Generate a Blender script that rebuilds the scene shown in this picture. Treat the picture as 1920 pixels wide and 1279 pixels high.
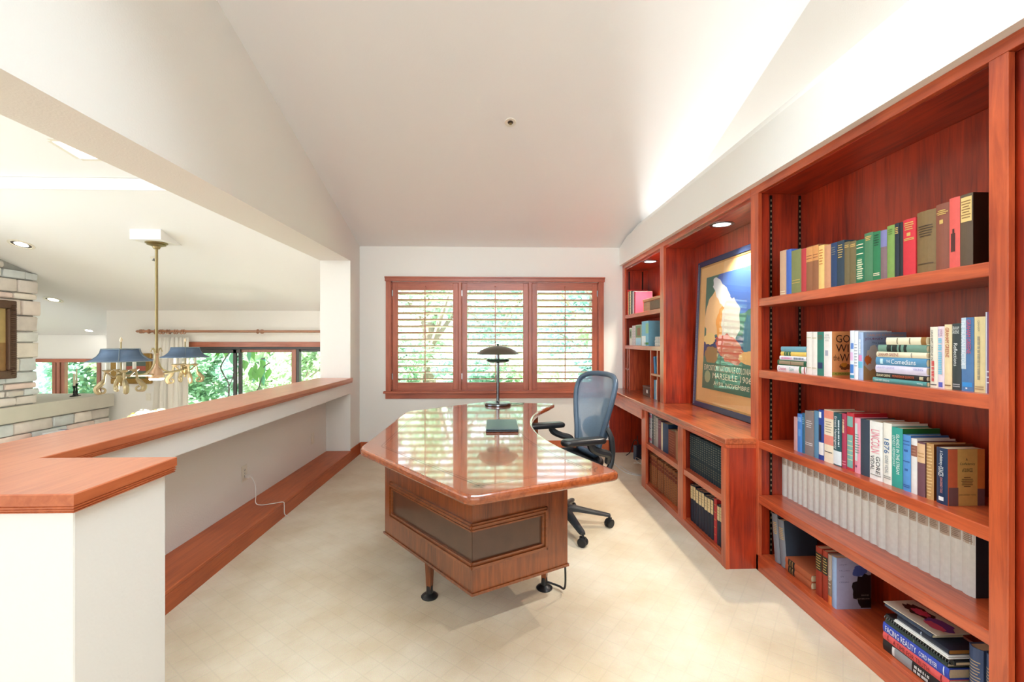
import bpy, bmesh, math, random
from mathutils import Vector, Matrix, Euler
R = math.radians
random.seed(7)
for o in list(bpy.data.objects): bpy.data.objects.remove(o, do_unlink=True)
SC = bpy.context.scene
COL = SC.collection

# ------------------------------------------------------------------ camera
CAM_H, FPX, YAW = 1.32, 853.0, math.atan(29 / 853.0)
cd = bpy.data.cameras.new('camera'); cd.sensor_width = 36; cd.lens = FPX * 36 / 1920
cd.clip_start = .05; cd.clip_end = 200
cam = bpy.data.objects.new('camera', cd); COL.objects.link(cam)
cam.location = (0, 0, CAM_H); cam.rotation_euler = (R(90), 0, -YAW)
SC.camera = cam
# ------------------------------------------------------------------ world, exposure, big lights
SC.view_settings.view_transform = 'Standard'; SC.view_settings.look = 'None'
SC.view_settings.gamma = 1; SC.view_settings.use_curve_mapping = False
SC.view_settings.exposure = 2.2
W = bpy.data.worlds.new('sky'); SC.world = W; W.use_nodes = True
bg = W.node_tree.nodes['Background']; bg.inputs[0].default_value = (.80, .91, 1.0, 1); bg.inputs[1].default_value = 1.3
def area(name, loc, rot, sx, sy, power, col=(1, 1, 1), spread=180):
    l = bpy.data.lights.new(name, 'AREA'); l.shape = 'RECTANGLE'; l.size = sx; l.size_y = sy
    l.energy = power; l.color = col; l.spread = R(spread)
    o = bpy.data.objects.new(name, l); COL.objects.link(o); o.location = loc; o.rotation_euler = rot
    return o
def lamp(kind, name, loc, power, col=(1, 1, 1), rad=.03, aim=None, cone=60, blend=.5):
    l = bpy.data.lights.new(name, kind); l.energy = power; l.color = col; l.shadow_soft_size = rad
    if kind == 'SPOT': l.spot_size = R(cone); l.spot_blend = blend
    o = bpy.data.objects.new(name, l); COL.objects.link(o); o.location = loc
    if aim is not None: o.rotation_euler = (Vector(aim) - Vector(loc)).to_track_quat('-Z', 'Y').to_euler()
    return o
# strip light lying in the cove behind the soffit lip
area('cove_strip_light', (1.69, 2.75, 2.47), (R(180), 0, 0), .06, 3.7, 1.7, (.92, .96, 1))
# unseen fill lamps added under the ceilings to brighten study and great room
area('study_fill_light', (.05, 1.72, 3.50), (-math.atan(.31), 0, 0), 1.9, 1.05, 11.5, (.74, .88, 1), 125)
area('great_room_fill_light', (-5.2, 1.3, 3.25), (0, 0, 0), 3.0, 2.0, 24, (.84, .93, 1))
# unseen fill lamp added far behind the viewpoint, brightening walls that face it
area('rear_fill_light', (.0, -8.3, 2.5), (R(90), 0, 0), 3.2, 4.2, 88, (.74, .88, 1))
# ceiling spot behind the camera, above the right wall: throws the lit patch past the soffit edge
lamp('SPOT', 'ceiling_spot_light', (1.72, -.02, 3.93), 100, (.9, .96, 1), .05, (.72, 3.1, 0), 40, 1)
# midday sun coming over the roof from behind the house: lights the garden
sun = bpy.data.lights.new('sun', 'SUN'); sun.energy = 6.5; sun.angle = R(1.2); sun.color = (1, .97, .92)
so_ = bpy.data.objects.new('sun', sun); COL.objects.link(so_); so_.rotation_euler = Vector((.10, .55, -.83)).to_track_quat('-Z', 'Y').to_euler()

# ------------------------------------------------------------------ helpers: pixel of the survey photo -> point on a real plane
def ray(u, v):
    a = (u - 960) / FPX; b = (639.5 - v) / FPX; c, s = math.cos(YAW), math.sin(YAW)
    return Vector((a * c + s, c - a * s, b))
def on(u, v, ax, val):
    d = ray(u, v); o = Vector((0, 0, CAM_H)); return o + d * ((val - o[ax]) / d[ax])

# ------------------------------------------------------------------ materials
MC = {}
def lin(c):
    return tuple((x / 255 / 12.92 if x / 255 <= .04045 else ((x / 255 + .055) / 1.055) ** 2.4) for x in c[:3]) + (1,)
def newmat(name):
    m = bpy.data.materials.new(name); m.use_nodes = True
    return m, m.node_tree.nodes, m.node_tree.links, m.node_tree.nodes['Principled BSDF']
def plain(col, rough=.5, metal=0, coat=0, var=.06, scale=30, bump=0, name=None, spec=.5):
    k = ('p', col, rough, metal, coat, var, scale, bump)
    if k in MC: return MC[k]
    m, N, L, b = newmat(name or 'finish')
    tc = N.new('ShaderNodeTexCoord'); no = N.new('ShaderNodeTexNoise'); no.inputs['Scale'].default_value = scale
    no.inputs['Detail'].default_value = 4
    L.new(tc.outputs['Object'], no.inputs['Vector'])
    mx = N.new('ShaderNodeMix'); mx.data_type = 'RGBA'
    c = lin(col)
    mx.inputs['A'].default_value = tuple(min(1, x * (1 - var)) for x in c[:3]) + (1,)
    mx.inputs['B'].default_value = tuple(min(1, x * (1 + var)) for x in c[:3]) + (1,)
    L.new(no.outputs['Fac'], mx.inputs['Factor']); L.new(mx.outputs['Result'], b.inputs['Base Color'])
    b.inputs['Roughness'].default_value = rough; b.inputs['Metallic'].default_value = metal
    b.inputs['Coat Weight'].default_value = coat; b.inputs['Coat Roughness'].default_value = .08
    b.inputs['Specular IOR Level'].default_value = spec
    if bump:
        bp = N.new('ShaderNodeBump'); bp.inputs['Strength'].default_value = bump; bp.inputs['Distance'].default_value = .004
        L.new(no.outputs['Fac'], bp.inputs['Height']); L.new(bp.outputs['Normal'], b.inputs['Normal'])
    MC[k] = m; return m
def wood(c1, c2, axis='Z', rough=.35, coat=.35, stretch=14, scale=3.2, name='wood', dark=None, coatr=.15, bump=.06):
    k = ('w', c1, c2, axis, rough, coat, stretch, scale, dark)
    if k in MC: return MC[k]
    m, N, L, b = newmat(name)
    tc = N.new('ShaderNodeTexCoord'); mp = N.new('ShaderNodeMapping')
    s = [stretch, stretch, stretch]; s['XYZ'.index(axis)] = 1.0
    mp.inputs['Scale'].default_value = s
    L.new(tc.outputs['Object'], mp.inputs['Vector'])
    no = N.new('ShaderNodeTexNoise'); no.inputs['Scale'].default_value = scale; no.inputs['Detail'].default_value = 7
    no.inputs['Roughness'].default_value = .62; no.inputs['Distortion'].default_value = .6
    L.new(mp.outputs['Vector'], no.inputs['Vector'])
    n2 = N.new('ShaderNodeTexNoise'); n2.inputs['Scale'].default_value = 2.3; n2.inputs['Detail'].default_value = 3
    L.new(tc.outputs['Object'], n2.inputs['Vector'])
    ad = N.new('ShaderNodeMath'); ad.operation = 'ADD'; L.new(no.outputs['Fac'], ad.inputs[0])
    ml = N.new('ShaderNodeMath'); ml.operation = 'MULTIPLY'; ml.inputs[1].default_value = .7; L.new(n2.outputs['Fac'], ml.inputs[0])
    L.new(ml.outputs[0], ad.inputs[1])
    rp = N.new('ShaderNodeValToRGB'); e = rp.color_ramp.elements
    e[0].position = .55; e[0].color = lin(c1); e[1].position = 1.12; e[1].color = lin(c2)
    L.new(ad.outputs[0], rp.inputs['Fac']); L.new(rp.outputs['Color'], b.inputs['Base Color'])
    b.inputs['Roughness'].default_value = rough; b.inputs['Coat Weight'].default_value = coat; b.inputs['Coat Roughness'].default_value = coatr
    bp = N.new('ShaderNodeBump'); bp.inputs['Strength'].default_value = bump; bp.inputs['Distance'].default_value = .002
    L.new(no.outputs['Fac'], bp.inputs['Height']); L.new(bp.outputs['Normal'], b.inputs['Normal'])
    MC[k] = m; return m
def plaster(col, name, bump=.25):
    m, N, L, b = newmat(name)
    tc = N.new('ShaderNodeTexCoord'); no = N.new('ShaderNodeTexNoise'); no.inputs['Scale'].default_value = 95; no.inputs['Detail'].default_value = 5
    L.new(tc.outputs['Object'], no.inputs['Vector'])
    b.inputs['Base Color'].default_value = lin(col); b.inputs['Roughness'].default_value = .85; b.inputs['Specular IOR Level'].default_value = .2
    bp = N.new('ShaderNodeBump'); bp.inputs['Strength'].default_value = bump; bp.inputs['Distance'].default_value = .004
    L.new(no.outputs['Fac'], bp.inputs['Height']); L.new(bp.outputs['Normal'], b.inputs['Normal'])
    return m
def carpet_mat():
    m, N, L, b = newmat('carpet')
    tc = N.new('ShaderNodeTexCoord'); mp = N.new('ShaderNodeMapping'); mp.inputs['Rotation'].default_value = (0, 0, R(38))
    L.new(tc.outputs['Object'], mp.inputs['Vector'])
    br = N.new('ShaderNodeTexBrick'); br.offset = 0; br.inputs['Scale'].default_value = 1
    br.inputs['Brick Width'].default_value = .085; br.inputs['Row Height'].default_value = .085; br.inputs['Mortar Size'].default_value = .004
    br.inputs['Mortar Smooth'].default_value = .6
    br.inputs['Color1'].default_value = (1, 1, 1, 1); br.inputs['Color2'].default_value = (.86, .86, .86, 1); br.inputs['Mortar'].default_value = (.55, .55, .55, 1)
    L.new(mp.outputs['Vector'], br.inputs['Vector'])
    no = N.new('ShaderNodeTexNoise'); no.inputs['Scale'].default_value = 2.1; no.inputs['Detail'].default_value = 5; no.inputs['Roughness'].default_value = .6
    L.new(tc.outputs['Object'], no.inputs['Vector'])
    fi = N.new('ShaderNodeTexNoise'); fi.inputs['Scale'].default_value = 260; fi.inputs['Detail'].default_value = 2
    L.new(tc.outputs['Object'], fi.inputs['Vector'])
    rp = N.new('ShaderNodeValToRGB'); e = rp.color_ramp.elements
    e[0].position = .35; e[0].color = lin((224, 200, 164)); e[1].position = .68; e[1].color = lin((243, 227, 200))
    L.new(no.outputs['Fac'], rp.inputs['Fac'])
    mu = N.new('ShaderNodeMix'); mu.data_type = 'RGBA'; mu.blend_type = 'MULTIPLY'; mu.inputs['Factor'].default_value = .12
    L.new(rp.outputs['Color'], mu.inputs['A']); L.new(br.outputs['Color'], mu.inputs['B'])
    m2 = N.new('ShaderNodeMix'); m2.data_type = 'RGBA'; m2.blend_type = 'MULTIPLY'; m2.inputs['Factor'].default_value = .22
    L.new(mu.outputs['Result'], m2.inputs['A']); L.new(fi.outputs['Color'], m2.inputs['B'])
    L.new(m2.outputs['Result'], b.inputs['Base Color'])
    b.inputs['Roughness'].default_value = .95; b.inputs['Specular IOR Level'].default_value = .1; b.inputs['Sheen Weight'].default_value = .25
    ad = N.new('ShaderNodeMath'); ad.operation = 'MULTIPLY_ADD'; ad.inputs[1].default_value = .8
    L.new(br.outputs['Color'], ad.inputs[0]); L.new(fi.outputs['Fac'], ad.inputs[2])
    bp = N.new('ShaderNodeBump'); bp.inputs['Strength'].default_value = .3; bp.inputs['Distance'].default_value = .003
    L.new(ad.outputs[0], bp.inputs['Height']); L.new(bp.outputs['Normal'], b.inputs['Normal'])
    return m
def emit(col, s, name='glow'):
    m, N, L, b = newmat(name)
    b.inputs['Base Color'].default_value = lin(col); b.inputs['Emission Color'].default_value = lin(col); b.inputs['Emission Strength'].default_value = s
    return m
def glass_mat(name='glass', tint=(255, 255, 255), refl=.12):
    m, N, L, b = newmat(name); N.remove(b)
    out = N['Material Output']; tr = N.new('ShaderNodeBsdfTransparent'); tr.inputs[0].default_value = lin(tint)
    gl = N.new('ShaderNodeBsdfGlossy'); gl.inputs['Roughness'].default_value = .02
    lw = N.new('ShaderNodeLayerWeight'); pw = N.new('ShaderNodeMath'); pw.operation = 'POWER'; pw.inputs[1].default_value = 5; L.new(lw.outputs['Facing'], pw.inputs[0])
    fr = N.new('ShaderNodeMath'); fr.operation = 'MULTIPLY_ADD'; fr.inputs[1].default_value = .6; fr.inputs[2].default_value = .025; L.new(pw.outputs[0], fr.inputs[0])
    mx = N.new('ShaderNodeMixShader'); L.new(fr.outputs[0], mx.inputs[0]); L.new(tr.outputs[0], mx.inputs[1]); L.new(gl.outputs[0], mx.inputs[2])
    L.new(mx.outputs[0], out.inputs['Surface'])
    return m
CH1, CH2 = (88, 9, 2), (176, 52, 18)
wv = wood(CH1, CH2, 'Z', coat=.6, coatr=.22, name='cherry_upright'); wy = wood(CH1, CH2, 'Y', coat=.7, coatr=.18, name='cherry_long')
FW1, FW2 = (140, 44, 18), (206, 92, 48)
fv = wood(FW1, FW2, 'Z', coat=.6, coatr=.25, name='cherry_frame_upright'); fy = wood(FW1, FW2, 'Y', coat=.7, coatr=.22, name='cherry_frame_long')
CAPW = wood((176, 84, 44), (206, 112, 66), 'Y', rough=.38, coat=.8, name='cap_wood', coatr=.25)
LEDW = wood((158, 70, 28), (194, 96, 46), 'Y', rough=.45, coat=.15, name='ledge_wood', coatr=.3)
SHUT = wood((150, 70, 44), (186, 98, 66), 'X', rough=.4, coat=.2, name='shutter_wood'); LOUV = wood((150, 70, 44), (186, 98, 66), 'X', rough=.4, coat=1, name='louver_wood', coatr=.2, bump=.02); SHUTV = wood((150, 70, 44), (186, 98, 66), 'Z', rough=.4, coat=.2, name='shutter_wood_upright')
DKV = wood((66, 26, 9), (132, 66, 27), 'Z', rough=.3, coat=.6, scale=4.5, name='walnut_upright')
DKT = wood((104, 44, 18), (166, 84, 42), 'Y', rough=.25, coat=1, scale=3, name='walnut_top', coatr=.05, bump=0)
BURL = plain((74, 44, 28), .3, 0, .6, .35, 14, name='burl')
WALL = plaster((240, 235, 227), 'wall_paint'); CEIL = plaster((243, 240, 236), 'ceiling_paint', .12)
GWALL = plaster((238, 232, 224), 'great_room_paint'); EXTW = plaster((226, 206, 196), 'outside_stucco')
CARPET = carpet_mat(); GLASS = glass_mat()
BLACK = plain((26, 27, 29), .35, name='black_plastic'); BLACKM = plain((22, 23, 25), .5, name='black_rubber')
METAL = plain((150, 150, 150), .3, 1, name='steel'); BRASS = plain((176, 160, 122), .32, .85, name='antique_brass')
IVORY = plain((236, 228, 212), .45, name='ivory_plastic'); PAGE = plain((226, 208, 172), .8, var=.12, scale=160, name='paper_edges')
PAPERW = plain((236, 232, 226), .7, name='white_paper')

# ------------------------------------------------------------------ mesh helpers
def obj(name, me, mat, parent=None, loc=None, smooth=False):
    if isinstance(me, bmesh.types.BMesh):
        b = me; me = bpy.data.meshes.new(name)
        bmesh.ops.recalc_face_normals(b, faces=b.faces); b.to_mesh(me); b.free()
    if smooth:
        for p in me.polygons: p.use_smooth = len(p.vertices) < 9
        me.set_sharp_from_angle(angle=R(38)) if hasattr(me, 'set_sharp_from_angle') else None
        for p in me.polygons:
            if len(p.vertices) > 8: p.use_smooth = False
    if mat is not None and len(me.materials) == 0: me.materials.append(mat)
    o = bpy.data.objects.new(name, me); COL.objects.link(o)
    if parent is not None: o.parent = parent
    if loc is not None: o.location = loc
    return o
def tag(o, label, cat, group=None, kind=None):
    if label: o['label'] = label
    if cat: o['category'] = cat
    if group: o['group'] = group
    if kind: o['kind'] = kind
    return o
def thing(name, label, cat, loc=(0, 0, 0), rot=(0, 0, 0), group=None):
    o = bpy.data.objects.new(name, None); COL.objects.link(o); o.location = loc; o.rotation_euler = rot
    o.empty_display_size = .05
    return tag(o, label, cat, group)
def struct(name, bm, mat, parent=None, smooth=False):
    o = obj(name, bm, mat, parent, smooth=smooth)
    if parent is None: o['kind'] = 'structure'
    return o
def bm_():
    return bmesh.new()
def box(b, x0, x1, y0, y1, z0, z1, bev=0, seg=1, M=None):
    if x0 > x1: x0, x1 = x1, x0
    if y0 > y1: y0, y1 = y1, y0
    if z0 > z1: z0, z1 = z1, z0
    vs = [b.verts.new((x, y, z)) for x in (x0, x1) for y in (y0, y1) for z in (z0, z1)]
    fs = [b.faces.new([vs[i] for i in f]) for f in ((0, 1, 3, 2), (4, 6, 7, 5), (0, 4, 5, 1), (2, 3, 7, 6), (0, 2, 6, 4), (1, 5, 7, 3))]
    if M is not None: bmesh.ops.transform(b, matrix=M, verts=vs)
    if bev:
        es = list({e for f in fs for e in f.edges})
        bmesh.ops.bevel(b, geom=es, offset=bev, segments=seg, affect='EDGES', profile=.5)
    return b
def bx(*a, **k): return box(bm_(), *a, **k)
def lathe(b, prof, n=24, M=None, cap=True):
    rings = []
    for r, z in prof:
        rings.append([b.verts.new((r * math.cos(2 * math.pi * i / n), r * math.sin(2 * math.pi * i / n), z)) for i in range(n)])
    for a, c in zip(rings, rings[1:]):
        for i in range(n):
            b.faces.new((a[i], a[(i + 1) % n], c[(i + 1) % n], c[i]))
    if cap:
        b.faces.new(rings[0][::-1]); b.faces.new(rings[-1])
    if M is not None: bmesh.ops.transform(b, matrix=M, verts=[v for r in rings for v in r])
    return b
def tube(b, pts, rad, n=8, closed=False, cap=True, flat=1.0, up=None):
    pts = [Vector(p) for p in pts]; m = len(pts); rad = rad if isinstance(rad, (list, tuple)) else [rad] * m
    rings = []; nrm = Vector(up) if up else None
    for i, p in enumerate(pts):
        a = pts[i - 1] if (closed or i) else p; c = pts[(i + 1) % m] if (closed or i < m - 1) else p
        t = (c - a).normalized()
        if nrm is None:
            nrm = t.orthogonal().normalized()
        nn = (nrm - t * nrm.dot(t))
        nn = nn.normalized() if nn.length > 1e-6 else t.orthogonal().normalized()
        if not up: nrm = nn
        bi = t.cross(nn)
        rings.append([b.verts.new(p + (nn * math.cos(2 * math.pi * k / n) * flat + bi * math.sin(2 * math.pi * k / n)) * rad[i]) for k in range(n)])
    for i in range(m if closed else m - 1):
        a, c = rings[i], rings[(i + 1) % m]
        for k in range(n): b.faces.new((a[k], a[(k + 1) % n], c[(k + 1) % n], c[k]))
    if cap and not closed:
        b.faces.new(rings[0][::-1]); b.faces.new(rings[-1])
    return b
def smooth_path(pts, n=8, closed=False):
    P = [Vector(p) for p in pts]; m = len(P); out = []
    for i in range(m if closed else m - 1):
        p0 = P[i - 1] if (closed or i > 0) else P[i]; p1 = P[i]; p2 = P[(i + 1) % m]
        p3 = P[(i + 2) % m] if (closed or i + 2 < m) else P[(i + 1) % m]
        for k in range(n):
            t = k / n
            out.append(.5 * ((2 * p1) + (p2 - p0) * t + (2 * p0 - 5 * p1 + 4 * p2 - p3) * t * t + (3 * p1 - p0 - 3 * p2 + p3) * t ** 3))
    if not closed: out.append(P[-1])
    return out
def rings_solid(b, rings, cap=True):
    R_ = [[b.verts.new(p) for p in r] for r in rings]; n = len(R_[0])
    for a, c in zip(R_, R_[1:]):
        for i in range(n): b.faces.new((a[i], a[(i + 1) % n], c[(i + 1) % n], c[i]))
    if cap: b.faces.new(R_[0][::-1]); b.faces.new(R_[-1])
    return b
def offset_poly(P, d):
    """inset a CCW polygon by d (inwards positive)"""
    n = len(P); out = []
    for i in range(n):
        p0, p1, p2 = Vector(P[i - 1]), Vector(P[i]), Vector(P[(i + 1) % n])
        e1 = (p1 - p0).normalized(); e2 = (p2 - p1).normalized()
        n1 = Vector((-e1.y, e1.x)); n2 = Vector((-e2.y, e2.x))
        k = 1 + n1.dot(n2)
        out.append(p1 + (n1 + n2) * (d / max(k, .2)))
    return out
def prism(b, P, z0, z1):
    return rings_solid(b, [[(x, y, z0) for x, y in P], [(x, y, z1) for x, y in P]])
def fillet(P, rads, n=6):
    out = []; m = len(P)
    for i in range(m):
        r = rads[i] if isinstance(rads, (list, tuple)) else rads
        p0, p1, p2 = Vector(P[i - 1]), Vector(P[i]), Vector(P[(i + 1) % m])
        if r <= 0: out.append(p1); continue
        a = (p0 - p1).normalized(); c = (p2 - p1).normalized()
        for k in range(n + 1):
            t = k / n; q0 = p1 + a * r; q2 = p1 + c * r
            out.append(q0 * (1 - t) ** 2 + p1 * 2 * t * (1 - t) + q2 * t * t)
    return out
TXT = {}
def text_mesh(s):
    if s not in TXT:
        c = bpy.data.curves.new('lettering', 'FONT'); c.body = s; c.align_x = 'CENTER'; c.align_y = 'CENTER'; c.resolution_u = 2
        o = bpy.data.objects.new('lettering', c); me = bpy.data.meshes.new_from_object(o)
        bpy.data.objects.remove(o); bpy.data.curves.remove(c)
        xs = [v.co.x for v in me.vertices]; ys = [v.co.y for v in me.vertices]
        TXT[s] = (me, min(xs), max(xs), min(ys), max(ys))
    return TXT[s]
def text(s, parent, pos, xdir, ydir, w, h, mat, name='lettering'):
    """flat printed lettering fitted to a w x h box centred at pos"""
    me0, x0, x1, y0, y1 = text_mesh(s)
    me = me0.copy(); me.materials.clear(); me.materials.append(mat)
    X = Vector(xdir).normalized(); Y = Vector(ydir).normalized(); P = Vector(pos)
    cx, cy = (x0 + x1) / 2, (y0 + y1) / 2; sx, sy = w / (x1 - x0), h / (y1 - y0)
    for v in me.vertices: v.co = P + X * ((v.co.x - cx) * sx) + Y * ((v.co.y - cy) * sy)
    return obj(name, me, None, parent)
# ================================================================== THE ROOM
YB, XL, XR = 5.38, -1.60, 1.82
CS, CZ = .31, 2.43
RIDGE = -2.0
def cz(y): return CZ + CS * (YB - max(y, RIDGE))
FRONT = -8.5
struct('floor', bx(-1.93, 1.95, FRONT, YB + .1, -.12, 0), CARPET)
def slab(x0, x1, y0, y1, t=.12, dz=0):
    b = bm_()
    rings_solid(b, [[(x0, y0, cz(y0) + dz), (x1, y0, cz(y0) + dz), (x1, y1, cz(y1) + dz), (x0, y1, cz(y1) + dz)],
                    [(x0, y0, cz(y0) + dz + t), (x1, y0, cz(y0) + dz + t), (x1, y1, cz(y1) + dz + t), (x0, y1, cz(y1) + dz + t)]])
    return b
struct('ceiling', slab(-1.93, 1.95, RIDGE, YB + .45), CEIL)
struct('ceiling', bx(-1.93, 1.95, FRONT, RIDGE, cz(RIDGE), cz(RIDGE) + .12), CEIL)
struct('wall_front', bx(-1.93, 1.95, FRONT - .1, FRONT, 0, cz(FRONT)), WALL)
# back wall with the window opening
WX0, WX1, WZ0, WZ1 = -1.235, 1.215, .735, 2.015
b = bm_()
box(b, -1.93, WX0, YB, YB + .15, -.12, cz(YB) + .03); box(b, WX1, 1.95, YB, YB + .15, -.12, cz(YB) + .03)
box(b, WX0, WX1, YB, YB + .15, -.12, WZ0); box(b, WX0, WX1, YB, YB + .15, WZ1, cz(YB) + .03)
struct('wall_back', b, WALL)
# right wall behind the bookcases and up to the ceiling
b = bm_(); rings_solid(b, [[(x, FRONT, 0), (x, YB, 0), (x, YB, cz(YB)), (x, RIDGE, cz(RIDGE)), (x, FRONT, cz(FRONT))] for x in (XR, XR + .12)])
struct('wall_right', b, WALL)
# soffit with chamfered lip and the cove trough behind it
b = bm_(); prof = [(1.463, 2.217), (1.463, 2.498), (1.53, 2.583), (1.56, 2.583), (1.56, 2.44), (XR, 2.44), (XR, 2.217)]
def soff(y): return [(x, y, min(z, cz(y) - .001)) for x, z in prof]
rings_solid(b, [soff(.77), soff(4.88), soff(5.05), soff(YB)])
struct('wall_soffit', b, WALL)
# left side: header over the opening, end column, half wall with recess, near pier
b = bm_(); box(b, -1.926, XL, FRONT, RIDGE, 0, cz(RIDGE)); box(b, -1.926, XL, RIDGE, 1.23, 0, 2.2); rings_solid(b, [[(-1.926, RIDGE, 2.20), (XL, RIDGE, 2.20), (XL, RIDGE, cz(RIDGE)), (-1.926, RIDGE, cz(RIDGE))],  # unseen lower box added to shield the pier front from great-room light
                           [(-1.926, 5.04, 2.20), (XL, 5.04, 2.20), (XL, 5.04, cz(5.04)), (-1.926, 5.04, cz(5.04))]])
struct('wall_left_header', b, WALL)
b = bm_(); rings_solid(b, [[(-1.926, 5.04, -.76), (XL, 5.04, -.76), (XL, 5.04, cz(5.04)), (-1.926, 5.04, cz(5.04))],
                           [(-1.926, YB, -.76), (XL, YB, -.76), (XL, YB, cz(YB)), (-1.926, YB, cz(YB))]])
struct('wall_left_column', b, WALL)
b = bm_(); box(b, -1.926, -1.862, 1.6, 5.04, -.76, .867); box(b, -1.862, XL, 1.6, 5.04, .745, .867)
box(b, -1.862, XL, 1.6, 1.95, 0, .745); struct('wall_left', b, WALL)
struct('wall_pier', bx(-1.926, -1.134, 1.258, 1.601, -.76, .867, .006, 2), WALL)
# wooden cap: flat board over a reeded edge, L shaped
b = bm_()
LP = [(-1.112, 1.236), (-1.112, 1.623), (-1.572, 1.623), (-1.572, 5.04), (-1.95, 5.04), (-1.95, 1.236)]
levels = [(.917, .003), (.914, 0), (.8865, 0), (.8855, .004), (.8835, .004), (.882, .001), (.8795, .001), (.878, .005), (.876, .005), (.8745, .002), (.872, .002), (.8705, .006), (.8695, .006), (.868, .003), (.8655, .004), (.8655, .02)]
rings_solid(b, [[(p.x, p.y, z) for p in offset_poly(LP, d)] for z, d in levels])
struct('trim_1', b, CAPW)
# wooden ledge in the recess, its moulded front and the baseboards
b = bm_(); box(b, -1.862, -1.588, 1.605, 5.04, .095, .117, .003); struct('trim_2', b, LEDW)
b = bm_(); box(b, XL, -1.592, 1.605, YB, 0, .094); box(b, XL, -1.589, 1.605, 5.04, .086, .094, .002); box(b, XL, -1.592, 5.04, YB, .09, .134); struct('baseboard_left', b, LEDW)
struct('baseboard_back', bx(-1.59, 1.335, YB - .013, YB, 0, .14, .003), LEDW)
b = bm_(); box(b, -1.134, -1.118, 1.25, 1.617, 0, .136, .003); box(b, -1.6, -1.134, 1.601, 1.617, 0, .136, .003); struct('baseboard_pier', b, LEDW)
# window: casing, sill, jambs
w1 = struct('window_1', bx(-1.293, -1.232, YB - .024, YB, .735, 2.02, .002), SHUTV)
def wpart(nm, *a, m=SHUT): return obj(nm, bx(*a, bev=.002), m, w1)
wpart('casing', 1.212, 1.272, YB - .024, YB, .735, 2.02, m=SHUTV)
wpart('head_casing', -1.303, 1.283, YB - .030, YB, 2.02, 2.058); wpart('head_cap', -1.306, 1.287, YB - .038, YB, 2.058, 2.074)
wpart('stool', -1.315, 1.292, YB - .06, YB + .02, .708, .735); wpart('apron', -1.298, 1.276, YB - .022, YB, .645, .708)
for x in (-.4295, .3985): wpart('mullion', x - .018, x + .018, YB - .02, YB + .12, .735, 2.015, m=SHUTV)
b = bm_(); box(b, WX0 - .002, WX0 + .012, YB, YB + .15, .735, 2.015); box(b, WX1 - .012, WX1 + .002, YB, YB + .15, .735, 2.015)
box(b, WX0, WX1, YB, YB + .15, 2.003, 2.017); box(b, WX0, WX1, YB, YB + .15, .733, .747); obj('jamb', b, SHUT, w1)
for i in range(3):
    x0 = (WX0 + .012, -.4115, .4165)[i]; x1 = (-.4475, .3805, WX1 - .012)[i]
    b = bm_(); y0 = YB + .125
    for a in ((x0, x1, y0, y0 + .02, .747, .79), (x0, x1, y0, y0 + .02, 1.965, 2.003), (x0, x0 + .04, y0, y0 + .02, .79, 1.965), (x1 - .04, x1, y0, y0 + .02, .79, 1.965)): box(b, *a)
    obj('sash', b, SHUT, w1)
    obj('pane', bx(x0 + .04, x1 - .04, y0 + .008, y0 + .012, .79, 1.965), GLASS, w1)
# plantation shutters: three hinged panels
names = ['the panel next to the half-wall column', 'the middle panel behind the desk lamp', 'the panel next to the bookcase']
LZ0, LZ1, NL = .832, 1.918, 14
pitch = (LZ1 - LZ0) / NL
for i in range(3):
    x0 = (WX0 + .016, -.408, .420)[i]; x1 = (-.451, .377, WX1 - .016)[i]
    t = thing('shutter', 'reddish wooden louvered window shutter, ' + names[i], 'shutter', ((x0 + x1) / 2, YB, .748), group='window shutters')
    w = (x1 - x0) / 2; y0, y1 = -.002, .03; S = .062
    for sx in (-1, 1): obj('stile', bx(sx * w, sx * (w - S), y0, y1, 0, 1.253, bev=.003), SHUTV, t)
    obj('rail', bx(-w + S, w - S, y0, y1, 0, LZ0 - .748), SHUT, t); obj('rail', bx(-w + S, w - S, y0, y1, LZ1 - .748, 1.253), SHUT, t)
    lm = bm_(); lw = w - S - .003
    ring = [(math.cos(a) * .042, math.sin(a) * .0058) for a in [2 * math.pi * k / 12 for k in range(12)]]
    th = R(-15)
    P = [(c * math.cos(th) - s * math.sin(th), c * math.sin(th) + s * math.cos(th)) for c, s in ring]
    rings_solid(lm, [[(-lw, p, q) for p, q in P], [(lw, p, q) for p, q in P]])
    lo = None
    for k in range(NL):
        z = LZ0 - .748 + pitch * (k + .5)
        if lo is None: lo = obj('louver', lm, LOUV, t, (0, .014, z), smooth=True)
        else:
            c = lo.copy(); COL.objects.link(c); c.parent = t; c.location = (0, .014, z)
    b = bm_(); box(b, -.005, .005, -.034, -.026, LZ0 - .748 + .01, LZ1 - .748 + .035); tube(b, [(0, -.03, LZ1 - .748 + .035), (0, -.03, LZ1 - .748 + .047)], .008)
    obj('tilt_rod', b, SHUTV, t)
    for z in (.12, 1.10):
        obj('hinge', bx((-w if i < 2 else w) - .006, (-w if i < 2 else w) + .006, -.006, 0, z, z + .07), METAL, t)

# ================================================================== GREAT ROOM beyond the half wall
GF, YG = -.76, 7.40
def gslab(x0, x1, y0, y1): return slab(x0, x1, y0, y1, .14)
struct('floor', bx(-9.4, -1.926, -1, 8.75, GF - .1, GF), plaster((206, 196, 180), 'pale_carpet'))
struct('ceiling', gslab(-9.4, -1.926, 4.40, 9.15), CEIL)
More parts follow.
